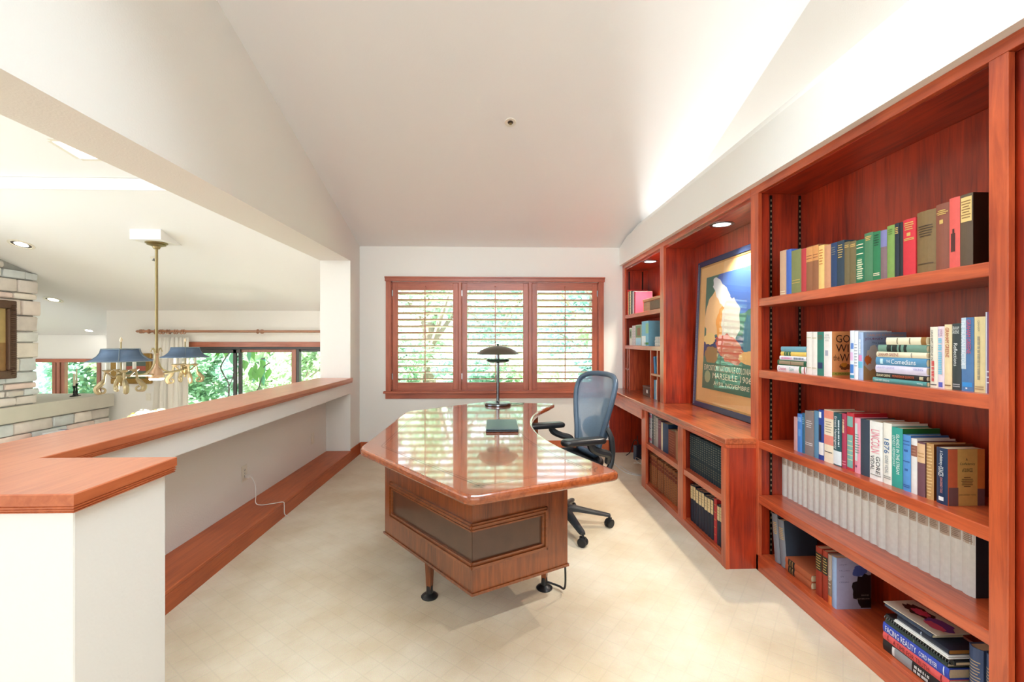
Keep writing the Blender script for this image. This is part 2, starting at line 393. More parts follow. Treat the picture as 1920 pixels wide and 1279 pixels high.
# raised part of the ceiling towards the ridge, with a skylight hole
b = bm_()
def up(y): return cz(4.4) + .11 + .16 * (4.4 - y)
def upq(x0, x1, y0, y1):
    rings_solid(b, [[(x0, y0, up(y0)), (x1, y0, up(y0)), (x1, y1, up(y1)), (x0, y1, up(y1))], [(x0, y0, up(y0) + .12), (x1, y0, up(y0) + .12), (x1, y1, up(y1) + .12), (x0, y1, up(y1) + .12)]])
SX0, SX1, SY0, SY1 = -3.60, -2.2, 3.80, 4.06
upq(-9.4, SX0, -1, 4.4); upq(SX1, -1.926, -1, 4.4); upq(SX0, SX1, SY1, 4.4); upq(SX0, SX1, -1, SY0)
box(b, -9.4, -1.926, 4.38, 4.4, cz(4.4), up(4.4)); struct('ceiling', b, CEIL)
b = bm_()
for x0, x1, y0, y1 in ((SX0 - .03, SX0 + .004, SY0, SY1), (SX1 - .004, SX1 + .03, SY0, SY1), (SX0, SX1, SY0 - .03, SY0 + .004), (SX0, SX1, SY1 - .004, SY1 + .03)):
    rings_solid(b, [[(x0, y0, up(y0) - .004), (x1, y0, up(y0) - .004), (x1, y1, up(y1) - .004), (x0, y1, up(y1) - .004)], [(x0, y0, up(y0) + .16), (x1, y0, up(y0) + .16), (x1, y1, up(y1) + .16), (x0, y1, up(y1) + .16)]])
struct('window_4', b, IVORY)
# far wall with the sliding doors
DX0, DX1, DZ = -5.0, -2.0, 1.235
b = bm_(); box(b, -6.155, DX0, YG, YG + .15, GF, cz(YG)); box(b, DX1, -1.926, YG, YG + .15, GF, cz(YG)); box(b, DX0, DX1, YG, YG + .15, DZ, cz(YG)); box(b, DX0, DX1, YG, YG + .15, GF - .1, GF + .02)
struct('wall_far', b, GWALL)
b = bm_(); rings_solid(b, [[(-6.155, YG + .15, GF), (-6.03, YG + .15, GF), (-6.03, YG + .15, cz(YG + .15)), (-6.155, YG + .15, cz(YG + .15))], [(-6.155, 8.6, GF), (-6.03, 8.6, GF), (-6.03, 8.6, cz(8.6)), (-6.155, 8.6, cz(8.6))]])
struct('wall_alcove_side', b, GWALL)
AX0, AX1, AZ0, AZ1 = -8.75, -7.25, -.15, .985
b = bm_(); box(b, -9.4, AX0, 8.6, 8.75, GF, 1.43); box(b, AX1, -6.03, 8.6, 8.75, GF, 1.43); box(b, AX0, AX1, 8.6, 8.75, GF, AZ0); box(b, AX0, AX1, 8.6, 8.75, AZ1, 1.43)
struct('wall_alcove', b, GWALL)
b = bm_(); rings_solid(b, [[(-1.926, YB + .15, GF), (-1.78, YB + .15, GF), (-1.78, YB + .15, cz(YB + .15) + .0), (-1.926, YB + .15, cz(YB + .15))], [(-1.926, YG, GF), (-1.78, YG, GF), (-1.78, YG, cz(YG)), (-1.926, YG, cz(YG))]])
struct('wall_great_left', bx(-9.5, -9.4, 4.4, 8.75, GF, cz(4.4)), GWALL)
struct('wall_great_front', bx(-9.4, -1.926, -1.12, -1, GF, up(-1)), GWALL)
struct('wall_great_right', b, EXTW)
# sliding door
BRZ = plain((70, 66, 66), .4, .3, name='bronze_frame'); TRW = wood((150, 78, 56), (186, 110, 84), 'X', name='red_trim'); TRV = wood((140, 84, 66), (176, 112, 90), 'Z', name='red_trim_upright')
d1 = struct('door_1', bx(DX0 - .1, DX1 + .1, YG - .025, YG, 1.225, 1.305, bev=.003), TRW)
def dp(nm, m, *a): return obj(nm, bx(*a, bev=.002), m, d1)
dp('head_track', BRZ, DX0, DX1, YG + .01, YG + .09, 1.185, 1.235)
dp('top_rail', BRZ, DX0, -4.10, YG + .012, YG + .05, 1.125, 1.185)
dp('stile', BRZ, -4.205, -4.155, YG + .012, YG + .05, GF, 1.185); dp('stile', BRZ, -4.145, -4.095, YG + .05, YG + .09, GF, 1.185)
dp('top_rail', TRV, -4.095, -3.19, YG + .05, YG + .09, 1.14, 1.185)
dp('jamb', TRV, -3.285, -3.215, YG + .005, YG + .11, GF, 1.185); dp('jamb', BRZ, -3.21, -3.165, YG + .01, YG + .1, GF, 1.185)
dp('top_rail', BRZ, -3.165, DX1, YG + .05, YG + .09, 1.145, 1.185); dp('bottom_rail', BRZ, DX0, DX1, YG + .012, YG + .09, GF + .02, GF + .1)
dp('pane', GLASS, DX0, -4.205, YG + .028, YG + .034, GF + .1, 1.125); dp('pane', GLASS, -4.095, -3.285, YG + .068, YG + .074, GF + .1, 1.14); dp('pane', GLASS, -3.165, DX1, YG + .068, YG + .074, GF + .1, 1.145)
# alcove window
w2 = struct('window_2', bx(AX0, AX1, 8.565, 8.62, .93, .995, bev=.003), TRW)
def ap(nm, m, *a): return obj(nm, bx(*a, bev=.002), m, w2)
ap('jamb', TRV, AX1 - .06, AX1, 8.57, 8.66, AZ0, .93); ap('jamb', TRV, AX0, AX0 + .06, 8.57, 8.66, AZ0, .93)
for x in (-8.105, -8.03, -7.955): ap('mullion', TRV, x, x + .06, 8.58 + .01 * (x > -8), 8.66, AZ0, .93)
ap('pane', GLASS, AX0 + .06, -8.105, 8.64, 8.645, AZ0, .93); ap('pane', GLASS, -7.895, AX1 - .06, 8.64, 8.645, AZ0, .93)
# ================================================================== BUILT-IN BOOKCASES
XF, XBK, XC = 1.51, 1.80, 1.33
def part(nm, par, m, *a, bev=.0015, seg=1): return obj(nm, bx(*a, bev=bev, seg=seg), m, par)
SH = [1.563, 1.155, .750, .432]
tb = thing('tall_bookcase', 'tall cherry bookcase with four loaded shelves under the white soffit', 'bookcase', (1.65, 1.95, 0))
tb.location = (0, 0, 0)
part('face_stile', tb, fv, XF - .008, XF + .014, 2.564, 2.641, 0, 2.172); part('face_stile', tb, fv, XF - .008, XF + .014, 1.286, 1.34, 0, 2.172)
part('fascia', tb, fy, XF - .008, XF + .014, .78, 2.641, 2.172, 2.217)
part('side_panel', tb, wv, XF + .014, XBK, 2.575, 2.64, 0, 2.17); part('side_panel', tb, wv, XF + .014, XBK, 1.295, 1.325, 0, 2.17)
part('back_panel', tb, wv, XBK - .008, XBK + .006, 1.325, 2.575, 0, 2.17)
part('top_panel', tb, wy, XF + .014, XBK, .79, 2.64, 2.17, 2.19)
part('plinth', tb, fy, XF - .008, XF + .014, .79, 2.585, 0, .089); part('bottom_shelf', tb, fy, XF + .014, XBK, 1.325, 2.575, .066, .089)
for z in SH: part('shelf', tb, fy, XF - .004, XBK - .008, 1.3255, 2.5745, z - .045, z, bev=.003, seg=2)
for y, x in ((2.5735, 1.575), (2.5735, 1.745)):
    o = part('shelf_standard', tb, plain((40, 36, 32), .4, .8, name='dark_metal_strip'), x, x + .014, y - .003, y + .002, .09, 2.16, bev=0)
    b = bm_()
    for k in range(66): box(b, x + .004, x + .010, y - .0036, y - .002, .11 + k * .031, .122 + k * .031)
    obj('slot', b, plain((150, 130, 100), .5, name='slot_tan'), o)  # plain tan slots along the dark strip
# neighbouring bay beyond the right-hand stile (only its edge shows)
nb = thing('end_bookcase', 'end bay of cherry bookcase beyond the right-hand stile, mostly out of view', 'bookcase')
part('side_panel', nb, wv, XF + .02, XBK, 1.262, 1.292, 0, 2.17); part('back_panel', nb, wv, XBK - .008, XBK + .006, .80, 1.262, 0, 2.17)
part('side_panel', nb, wv, XF - .008, XBK, .77, .80, 0, 2.217)
for z in (.089, .75, 1.4): part('shelf', nb, fy, XF + .03, XBK - .008, .80, 1.262, z - .03, z)
# hutch with poster niche
hu = thing('hutch', 'cherry hutch standing on the worktop, with shelves, pigeonholes and a tall niche', 'bookcase')
ZC = .757
part('fascia', hu, fy, XF - .008, XF + .014, 2.641, YB - .001, 2.172, 2.217)
part('top_panel', hu, wy, XF + .014, XBK, 2.641, YB - .001, 2.155, 2.175)
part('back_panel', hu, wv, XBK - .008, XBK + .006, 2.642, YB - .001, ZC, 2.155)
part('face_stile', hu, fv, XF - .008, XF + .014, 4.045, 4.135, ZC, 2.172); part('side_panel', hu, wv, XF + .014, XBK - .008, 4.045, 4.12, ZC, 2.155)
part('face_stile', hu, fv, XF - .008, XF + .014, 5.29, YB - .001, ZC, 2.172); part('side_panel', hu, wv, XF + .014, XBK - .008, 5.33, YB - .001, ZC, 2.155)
for z in (1.622, 1.270): part('shelf', hu, fy, XF - .004, XBK - .008, 4.135, 5.33, z - .042, z, bev=.003)
for y in (5.215, 5.14, 4.415, 4.23): part('divider', hu, fv, XF, XBK - .008, y - .011, y + .011, ZC, 1.228)
part('cubby_shelf', hu, fy, XF, XBK - .008, 5.151, 5.33, .985, 1.005); part('cubby_shelf', hu, fy, XF, XBK - .008, 4.136, 4.404, .985, 1.005)
for x in (1.56, 1.72): part('shelf_standard', hu, MC[[k for k in MC if k[0] == 'p' and k[1] == (40, 36, 32)][0]], x, x + .014, 5.327, 5.331, 1.64, 2.14, bev=0)
for y, lb in ((3.2, 'round recessed downlight over the framed poster'), (4.72, 'round recessed downlight over the small hutch shelves')):
    t = thing('recessed_downlight', lb, 'light', (1.61, y, 2.155), group='bookcase downlights')
    b = bm_(); lathe(b, [(.082, -.001), (.082, -.004), (.06, -.006), (.058, .0), (.058, -.0005)], 32, cap=False); obj('trim_ring', b, METAL, t, smooth=True)
    b = bm_(); lathe(b, [(.058, -.0025), (.03, -.0015), (.001, -.001)], 32, cap=False); obj('lens', b, emit((225, 240, 255), 3.0, 'lamp_lens'), t)
    lamp('SPOT', 'downlight_lamp', (1.61, y, 2.14), 17, (1, .9, .75), .03, (1.63, y, 0), 105, .6)
# worktop
wt = thing('worktop', 'long cherry worktop under the hutch, carrying the framed poster', 'worktop')
part('slab', wt, wood(CH1, (204, 104, 60), 'Y', rough=.3, coat=.6, name='cherry_top'), XC - .012, XBK - .004, 2.582, YB - .001, .722, ZC - .0005, bev=.006, seg=2)
part('edge_band', wt, fy, XC - .006, XC + .02, 2.587, YB - .001, .699, .7215)
part('end_band', wt, fv, XC + .02, XBK - .01, 2.587, 2.61, .699, .7215)
part('apron', wt, fy, XC + .004, XC + .026, 4.115, YB - .001, .60, .699)
part('knee_panel', wt, wv, XBK - .03, XBK, 4.116, YB - .001, 0, .699); part('end_panel', wt, wv, XC + .004, XBK - .03, 5.335, YB - .001, 0, .60)
part('bracket', wt, fv, XC - .022, XC - .0125, 4.06, 4.125, .62, .70)
# low cabinet
lc = thing('low_cabinet', 'low open cherry cabinet under the worktop, full of matching book sets', 'cabinet')
part('face_stile', lc, fv, XC - .006, XC + .016, 4.0, 4.115, 0, .6985); part('face_stile', lc, fv, XC - .006, XC + .016, 3.19, 3.285, .054, .6985)
part('face_stile', lc, fv, XC - .006, XC + .016, 2.584, 2.64, 0, .6985)
part('plinth', lc, fy, XC - .004, XC + .016, 2.64, 4.0, 0, .054)
part('side_panel', lc, wv, XC + .016, XBK - .002, 4.07, 4.112, 0, .6985); part('side_panel', lc, wv, XC + .016, XBK - .002, 2.586, 2.63, 0, .6985)
part('middle_panel', lc, wv, XC + .016, XBK - .02, 3.215, 3.26, .054, .6985)
part('back_panel', lc, wv, XBK - .02, XBK - .004, 2.63, 4.07, 0, .6985)
part('bottom_shelf', lc, fy, XC + .016, XBK - .02, 2.63, 4.07, .034, .054)
part('shelf', lc, fy, XC - .002, XBK - .02, 3.2601, 4.0699, .372, .412); part('shelf', lc, fy, XC - .002, XBK - .02, 2.6301, 3.2149, .372, .412)

# ================================================================== DESK
desk = thing('desk', 'boat-shaped polished walnut desk with burl inset panels', 'desk')
A, B, C, D, E_, F = (.545, 1.965), (-.10, 1.66), (-.735, 2.45), (-.735, 3.71), (-.12, 4.27), (.535, 4.13)
TP = [A] + [(.245 + .285 * (abs(t) ** 2.0), 3.05 + t * 1.02) for t in [x / 14 for x in range(-12, 13)]] + [F, E_, D, C, B]
rr = [.045] + [0] * 25 + [.04, .06, .06, .06, .06]
TPf = fillet(TP, rr, 6)
b = bm_()
rings_solid(b, [[(p.x, p.y, z) for p in offset_poly(TPf, d)] for z, d in ((.708, .03), (.709, .016), (.7115, .009), (.716, .0035), (.721, .0008), (.727, 0), (.734, 0), (.740, .0012), (.745, .0045), (.7485, .0095), (.75, .016))])
obj('top', b, DKT, desk)
def strip(b, P, w, z):
    a = offset_poly(P, 0); c = offset_poly(P, w); n = len(P)
    va = [b.verts.new((p.x, p.y, z)) for p in a]; vc = [b.verts.new((p.x, p.y, z)) for p in c]
    for i in range(n): b.faces.new((va[i], va[(i + 1) % n], vc[(i + 1) % n], vc[i]))
b = bm_(); strip(b, offset_poly(TPf, .105), .006, .7503); obj('inlay', b, plain((70, 34, 18), .25, 0, .8, name='ebony_inlay'), desk)
b = bm_(); strip(b, offset_poly(TPf, .122), .0025, .7503); obj('inlay', b, plain((70, 34, 18), .25, 0, .8, name='ebony_inlay'), desk)
# two pedestals joined by a front panel
ZB, ZT = .22, .708
def pedestal(pts, panels, feet):
    """pts CCW outline; panels: list of (p, q, closed_p, closed_q) faces carrying the wrapped burl panel"""
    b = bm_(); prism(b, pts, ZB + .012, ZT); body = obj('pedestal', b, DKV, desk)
    b = bm_(); prism(b, [tuple(p) for p in offset_poly(pts, -.006)], ZB, ZB + .012); obj('base_moulding', b, DKV, body)
    for p, q, cp, cq in panels:
        p, q = Vector(p), Vector(q); e = (q - p).normalized(); n = Vector((e.y, -e.x)); Lg = (q - p).length
        def quad(b, s0, s1, z0, z1, d0, d1):
            c = []
            for z in (z0, z1):
                for s in (s0, s1):
                    for d in (d0, d1):
                        w = p + e * s + n * d; c.append(b.verts.new((w.x, w.y, z)))
            for f in ((0, 1, 3, 2), (4, 6, 7, 5), (0, 4, 5, 1), (2, 3, 7, 6), (0, 2, 6, 4), (1, 5, 7, 3)): b.faces.new([c[i] for i in f])
        s0 = cp; s1 = Lg - cq; z0, z1 = .335, .535; m = .034
        o0 = s0 + (m if cp else -.002); o1 = s1 - (m if cq else -.002)
        b = bm_(); quad(b, o0, o1, z0 + m, z1 - m, 0, .004); obj('burl_panel', b, BURL, body)
        b = bm_(); x0 = s0 if cp else -.0; x1 = s1 if cq else Lg
        for k, (za, zb_, d) in enumerate(((0, .009, .012), (.009, .018, .019), (.018, .027, .010), (.027, m, .015))):
            xa = x0 + (za if cp else -d * .4); xb = x1 - (za if cq else -d * .4)
            quad(b, xa, xb, z0 + za, z0 + zb_, 0, d); quad(b, xa, xb, z1 - zb_, z1 - za, 0, d)
            if cp: quad(b, s0 + za, s0 + zb_, z0 + za, z1 - za, 0, d)
            if cq: quad(b, s1 - zb_, s1 - za, z0 + za, z1 - za, 0, d)
        obj('moulding', b, wood((84, 38, 13), (136, 70, 30), 'X', rough=.3, coat=.6, name='walnut_moulding'), body)
    for fx, fy in feet:
        b = bm_(); lathe(b, [(.016, .02), (.026, ZB - .02), (.03, ZB)], 4, Matrix.Translation((fx, fy, 0)) @ Matrix.Rotation(R(20), 4, 'Z')); lg = obj('leg', b, DKV, desk)
        b = bm_(); lathe(b, [(.042, 0), (.044, .006), (.036, .014), (.018, .022), (.016, .06)], 20, Matrix.Translation((fx, fy, 0))); obj('glide_foot', b, BLACK, lg, smooth=True)
K, L_, L2, K2 = (-.104, 1.965), (-.636, 2.622), (-.636, 3.50), (-.10, 3.99)
Rn, Rf = (.347, 2.215), (.347, 3.80)
pedestal([K, Rn, (.16, 2.66), L_], [(L_, K, .075, 0), (K, Rn, 0, .125)], [(-.345, 2.36), (.255, 2.42)])
pedestal([Rf, K2, L2, (.16, 3.42)], [(K2, L2, 0, .075)], [(-.345, 3.68), (.26, 3.72)])
b = bm_(); box(b, -.636, -.60, 2.62, 3.50, ZB + .02, ZT); obj('front_panel', b, DKV, desk)
b = bm_(); tube(b, smooth_path([(.27, 2.43, .03), (.33, 2.40, .022), (.352, 2.36, .03), (.356, 2.34, .09), (.35, 2.33, .222)]), .0055); obj('power_cable', b, BLACKM, desk, smooth=True)

# ================================================================== DESK LAMP
lp = thing('desk_lamp', 'mushroom desk lamp with dark metal dome on polished desk', 'lamp', (.012, 4.05, .7505))
DKM = plain((58, 62, 60), .22, .9, name='gunmetal'); CHM = plain((120, 124, 128), .18, 1, name='dull_chrome')
b = bm_(); lathe(b, [(.116, 0), (.12, .005), (.12, .016), (.112, .024), (.06, .028), (.02, .032), (.014, .04)], 36); obj('base', b, CHM, lp, smooth=True)
b = bm_(); lathe(b, [(.0135, .03), (.0135, .50)], 16); obj('pole', b, CHM, lp, smooth=True)
b = bm_(); lathe(b, [(.013, .375), (.07, .378), (.098, .388), (.104, .40), (.098, .41), (.013, .414)], 32); obj('tray', b, plain((70, 92, 84), .15, .6, name='dark_glass'), lp, smooth=True)
b = bm_(); lathe(b, [(.186, .452), (.188, .456), (.15, .488), (.10, .511), (.05, .523), (.012, .526), (.012, .519), (.05, .515), (.10, .503), (.148, .481), (.183, .452)], 40, cap=False); obj('shade', b, plain((112, 108, 96), .3, .8, name='bronze_shade'), lp, smooth=True)
b = bm_(); lathe(b, [(.008, .523), (.008, .533), (.014, .536), (.014, .541), (.006, .545)], 14); obj('finial', b, DKM, lp, smooth=True)
b = bm_(); tube(b, smooth_path([(.11, .03, .008), (.16, .02, .006), (.20, .07, .006), (.24, .10, .004)]), .0028, 6); obj('cord', b, BLACKM, lp, smooth=True)
# laptop
lt = thing('laptop', 'closed slim dark laptop lying on the desk', 'laptop', (.036, 3.02, .7505))
obj('base', bx(-.102, .102, -.18, .18, 0, .011, bev=.004, seg=2), BLACK, lt); obj('lid', bx(-.102, .102, -.18, .18, .0125, .019, bev=.003, seg=2), plain((76, 92, 96), .35, .5, name='lid_metal'), lt)
obj('hinge', bx(-.07, .07, .172, .181, .006, .016, bev=.002), BLACKM, lt)

# ================================================================== OFFICE CHAIR
ch = thing('office_chair', 'black and blue-grey mesh office chair at the desk', 'chair', (.47, 3.22, 0), (0, 0, R(198)))
GRA = plain((40, 42, 44), .42, .1, name='graphite'); FRM = plain((74, 90, 106), .38, .15, name='sky_tinted_frame')  # back frame colour has the sky's blue reflection mixed into dark graphite
def star_leg(a):
    c, s = math.cos(a), math.sin(a); b = bm_(); rings = []
    for r, z, w, h in ((.03, .135, .034, .05), (.10, .128, .031, .04), (.22, .105, .025, .03), (.31, .088, .021, .026), (.335, .084, .016, .022)):
        rings.append([(r * c - k * w * s * q, r * s + k * w * c * q, z + (m_ * h / 2)) for k, m_, q in ((-1, -.6, 1), (-1, .5, 1), (-.5, 1, 1), (.5, 1, 1), (1, .5, 1), (1, -.6, 1))])
    rings_solid(b, rings); return b
a0 = math.atan2(3.2 - 3.22, .824 - .50) - R(198)
for k in range(5):
    a = a0 + k * 2 * math.pi / 5
    lg = obj('leg', star_leg(a), GRA, ch, smooth=True)
    M = Matrix.Translation((.33 * math.cos(a), .33 * math.sin(a), 0)) @ Matrix.Rotation(a + .7, 4, 'Z')
    b = bm_()
    for s in (-1, 1): lathe(b, [(.024, -.009), (.03, -.007), (.03, .007), (.024, .009)], 20, M @ Matrix.Translation((0, s * .014, .0301)) @ Matrix.Rotation(R(90), 4, 'X'))
    lathe(b, [(.009, .05), (.009, .085)], 10, M); box(b, -.02, .02, -.006, .006, .03, .066, M=M); obj('caster', b, BLACKM, lg, smooth=True)
b = bm_(); lathe(b, [(.05, .10), (.052, .15), (.04, .165), (.03, .17), (.03, .30), (.022, .30), (.022, .40)], 20); obj('gas_column', b, GRA, ch, smooth=True)
b = bm_(); box(b, -.14, .12, -.085, .085, .375, .43, .02, 2); obj('mechanism', b, GRA, ch, smooth=True)
# seat: frame ring and sagging mesh
sp = [(.25, 0, .455), (.235, .16, .465), (.15, .245, .47), (0, .255, .475), (-.14, .24, .48), (-.215, .15, .49), (-.23, 0, .49)]
sp = sp + [(x, -y, z) for x, y, z in sp[-2:0:-1]]
ring = smooth_path(sp, 5, True)
b = bm_(); tube(b, ring, .021, 8, True); obj('seat_frame', b, BLACK, ch, smooth=True)
def mesh_mat(col, cover):
    m, N, L, pb = newmat('woven_mesh'); out = N['Material Output']
    pb.inputs['Base Color'].default_value = lin(col); pb.inputs['Roughness'].default_value = .5
    tc = N.new('ShaderNodeTexCoord'); wv_ = N.new('ShaderNodeTexNoise'); wv_.inputs['Scale'].default_value = 500
    L.new(tc.outputs['Object'], wv_.inputs['Vector'])
    mr = N.new('ShaderNodeMapRange'); mr.inputs[1].default_value = .3; mr.inputs[2].default_value = .7; mr.inputs[3].default_value = cover - .1; mr.inputs[4].default_value = cover + .1
    L.new(wv_.outputs['Fac'], mr.inputs[0])
    tr = N.new('ShaderNodeBsdfTransparent'); mx = N.new('ShaderNodeMixShader')
    L.new(mr.outputs[0], mx.inputs[0]); L.new(tr.outputs[0], mx.inputs[1]); L.new(pb.outputs[0], mx.inputs[2]); L.new(mx.outputs[0], out.inputs['Surface'])
    return m
b = bm_(); c0 = Vector((.01, 0, .452)); rr_ = []
for f in (1, .75, .5, .25):
    rr_.append([b.verts.new(c0.lerp(p, f) - Vector((0, 0, .02 * (1 - f) ** .5))) for p in ring])
n = len(ring)
for a_, c_ in zip(rr_, rr_[1:]):
    for i in range(n): b.faces.new((a_[i], a_[(i + 1) % n], c_[(i + 1) % n], c_[i]))
b.faces.new(rr_[-1]); so = obj('seat', b, mesh_mat((40, 42, 44), .9), ch, smooth=True)
md = so.modifiers.new('thickness', 'SOLIDIFY'); md.thickness = .004
# backrest: loop frame and mesh
def bpt(w, z):
    t = (z - .50) / .57
    return Vector((-.205 - .03 * math.sin(min(1, t) * math.pi) * 0 - .12 * t ** 1.3 - .045 * (w / .27) ** 2 * -1, w, z))
half = [(0, .515), (.10, .518), (.15, .545), (.165, .60), (.185, .68), (.22, .78), (.25, .88), (.262, .96), (.245, 1.03), (.18, 1.067), (.09, 1.078), (0, 1.08)]
loop = [bpt(w, z) for w, z in half] + [bpt(-w, z) for w, z in half[-2:0:-1]]
ringb = smooth_path(loop, 5, True)
b = bm_(); tube(b, ringb, .019, 10, True); obj('back_frame', b, FRM, ch, smooth=True)
b = bm_(); rows = []
hz = smooth_path([Vector((w, z, 0)) for w, z in half], 3)
for p in hz[1:-1]:
    rows.append([b.verts.new(bpt(p.x * s / 6, p.y) - Vector((.018 * (1 - (s / 6) ** 2), 0, 0))) for s in range(-6, 7)])
for a_, c_ in zip(rows, rows[1:]):
    for i in range(12): b.faces.new((a_[i], a_[i + 1], c_[i + 1], c_[i]))
mo = obj('back_mesh', b, mesh_mat((128, 148, 166), .55), ch, smooth=True); md = mo.modifiers.new('thickness', 'SOLIDIFY'); md.thickness = .0015
b = bm_(); rows = []
for k in range(9):
    t = k / 8; z = .60 + .17 * t; wdt = .155 * math.sqrt(max(.02, 1 - (2 * t - 1) ** 2)) + .02
    rows.append([b.verts.new(bpt(wdt * s / 5, z) - Vector((.042, 0, 0))) for s in range(-5, 6)])
for a_, c_ in zip(rows, rows[1:]):
    for i in range(10): b.faces.new((a_[i], a_[i + 1], c_[i + 1], c_[i]))
lo_ = obj('lumbar_pad', b, plain((70, 90, 108), .5, name='slate_pad'), ch, smooth=True); md = lo_.modifiers.new('thickness', 'SOLIDIFY'); md.thickness = .016
b = bm_(); tube(b, smooth_path([(-.10, 0, .40), (-.22, 0, .42), (-.27, 0, .52), (-.31, 0, .70), (-.36, 0, .90)]), .02, 8); obj('spine', b, GRA, ch, smooth=True)
for s in (1, -1):
    b = bm_(); tube(b, smooth_path([(-.13, s * .15, .40), (-.23, s * .22, .44), (-.265, s * .225, .54), (-.25, s * .235, .66), (-.235, s * .205, .72)]), [.024] * 8 + [.02] * 17 + [.018] * 8, 8); obj('back_bracket', b, GRA, ch, smooth=True)
    b = bm_(); tube(b, smooth_path([(-.215, s * .245, .50), (-.20, s * .275, .56), (-.13, s * .29, .585), (-.07, s * .30, .615), (-.05, s * .30, .655)]), [.022] * 6 + [.026] * 27, 8); obj('arm_post', b, GRA, ch, smooth=True)
    b = bm_(); pad = fillet([(-.16, -.045), (.155, -.05), (.155, .05), (-.16, .045)], [.04, .05, .05, .04], 6)
    rings_solid(b, [[(x, y + s * .30, z + (.012 if False else 0)) for x, y in offset_poly(pad, d)] for z, d in ((.645, .02), (.65, .006), (.66, 0), (.672, 0), (.682, .006), (.688, .02))])
    obj('arm_pad', b, BLACK, ch, smooth=True)
# ================================================================== BOOKS
BK = {}
def cloth(c, gloss=.55):
    return plain(c, gloss, 0, 0, .10, 60, .08, name='book_cloth')
def arc(T, bulge, n=6):
    return [(-bulge * math.cos(math.pi * (k / n - .5)) * 1.0, T / 2 - T * k / n) for k in range(n + 1)]
def cover_mesh(T, h, d, bulge):
    key = ('c', round(T, 4), round(h, 4), round(d, 4), bulge)
    if key in BK: return BK[key].copy()
    tb_ = min(.0028, T * .12); b = bm_(); x0 = -d / 2 + bulge
    out = [(d / 2, T / 2)] + [(x0 + x, y) for x, y in arc(T, bulge)] + [(d / 2, -T / 2)]
    inn = [(d / 2, T / 2 - tb_)] + [(x0 + .002 + x, y * (T - 2 * tb_) / T) for x, y in arc(T, bulge)] + [(d / 2, -T / 2 + tb_)]
    vs = [[[b.verts.new((x, y, z)) for x, y in P] for z in (0, h)] for P in (out, inn)]
    n = len(out)
    for i in range(n - 1):
        b.faces.new((vs[0][0][i], vs[0][0][i + 1], vs[0][1][i + 1], vs[0][1][i])); b.faces.new((vs[1][0][i], vs[1][1][i], vs[1][1][i + 1], vs[1][0][i + 1]))
        for z in (0, 1): b.faces.new((vs[0][z][i], vs[1][z][i], vs[1][z][i + 1], vs[0][z][i + 1]))
    for i in (0, n - 1): b.faces.new((vs[0][0][i], vs[0][1][i], vs[1][1][i], vs[1][0][i]))
    bmesh.ops.recalc_face_normals(b, faces=b.faces)
    me = bpy.data.meshes.new('cover'); b.to_mesh(me); b.free(); BK[key] = me
    return me.copy()
def patch(T, d, bulge, z0, z1, f0=0, f1=1, eps=.0006):
    """thin label following the spine between heights z0..z1 and width fractions f0..f1"""
    b = bm_(); x0 = -d / 2 + bulge; n = 6; P = []
    for k in range(n + 1):
        f = f0 + (f1 - f0) * k / n
        P.append((x0 - bulge * math.cos(math.pi * (f - .5)) - eps, (T / 2 + .0002) * (1 - 2 * f)))
    a = [b.verts.new((x, y, z0)) for x, y in P]; c = [b.verts.new((x, y, z1)) for x, y in P]
    for i in range(n): b.faces.new((a[i], a[i + 1], c[i + 1], c[i]))
    return b
INK = lambda c: plain(c, .5, var=.03, name='print_ink')
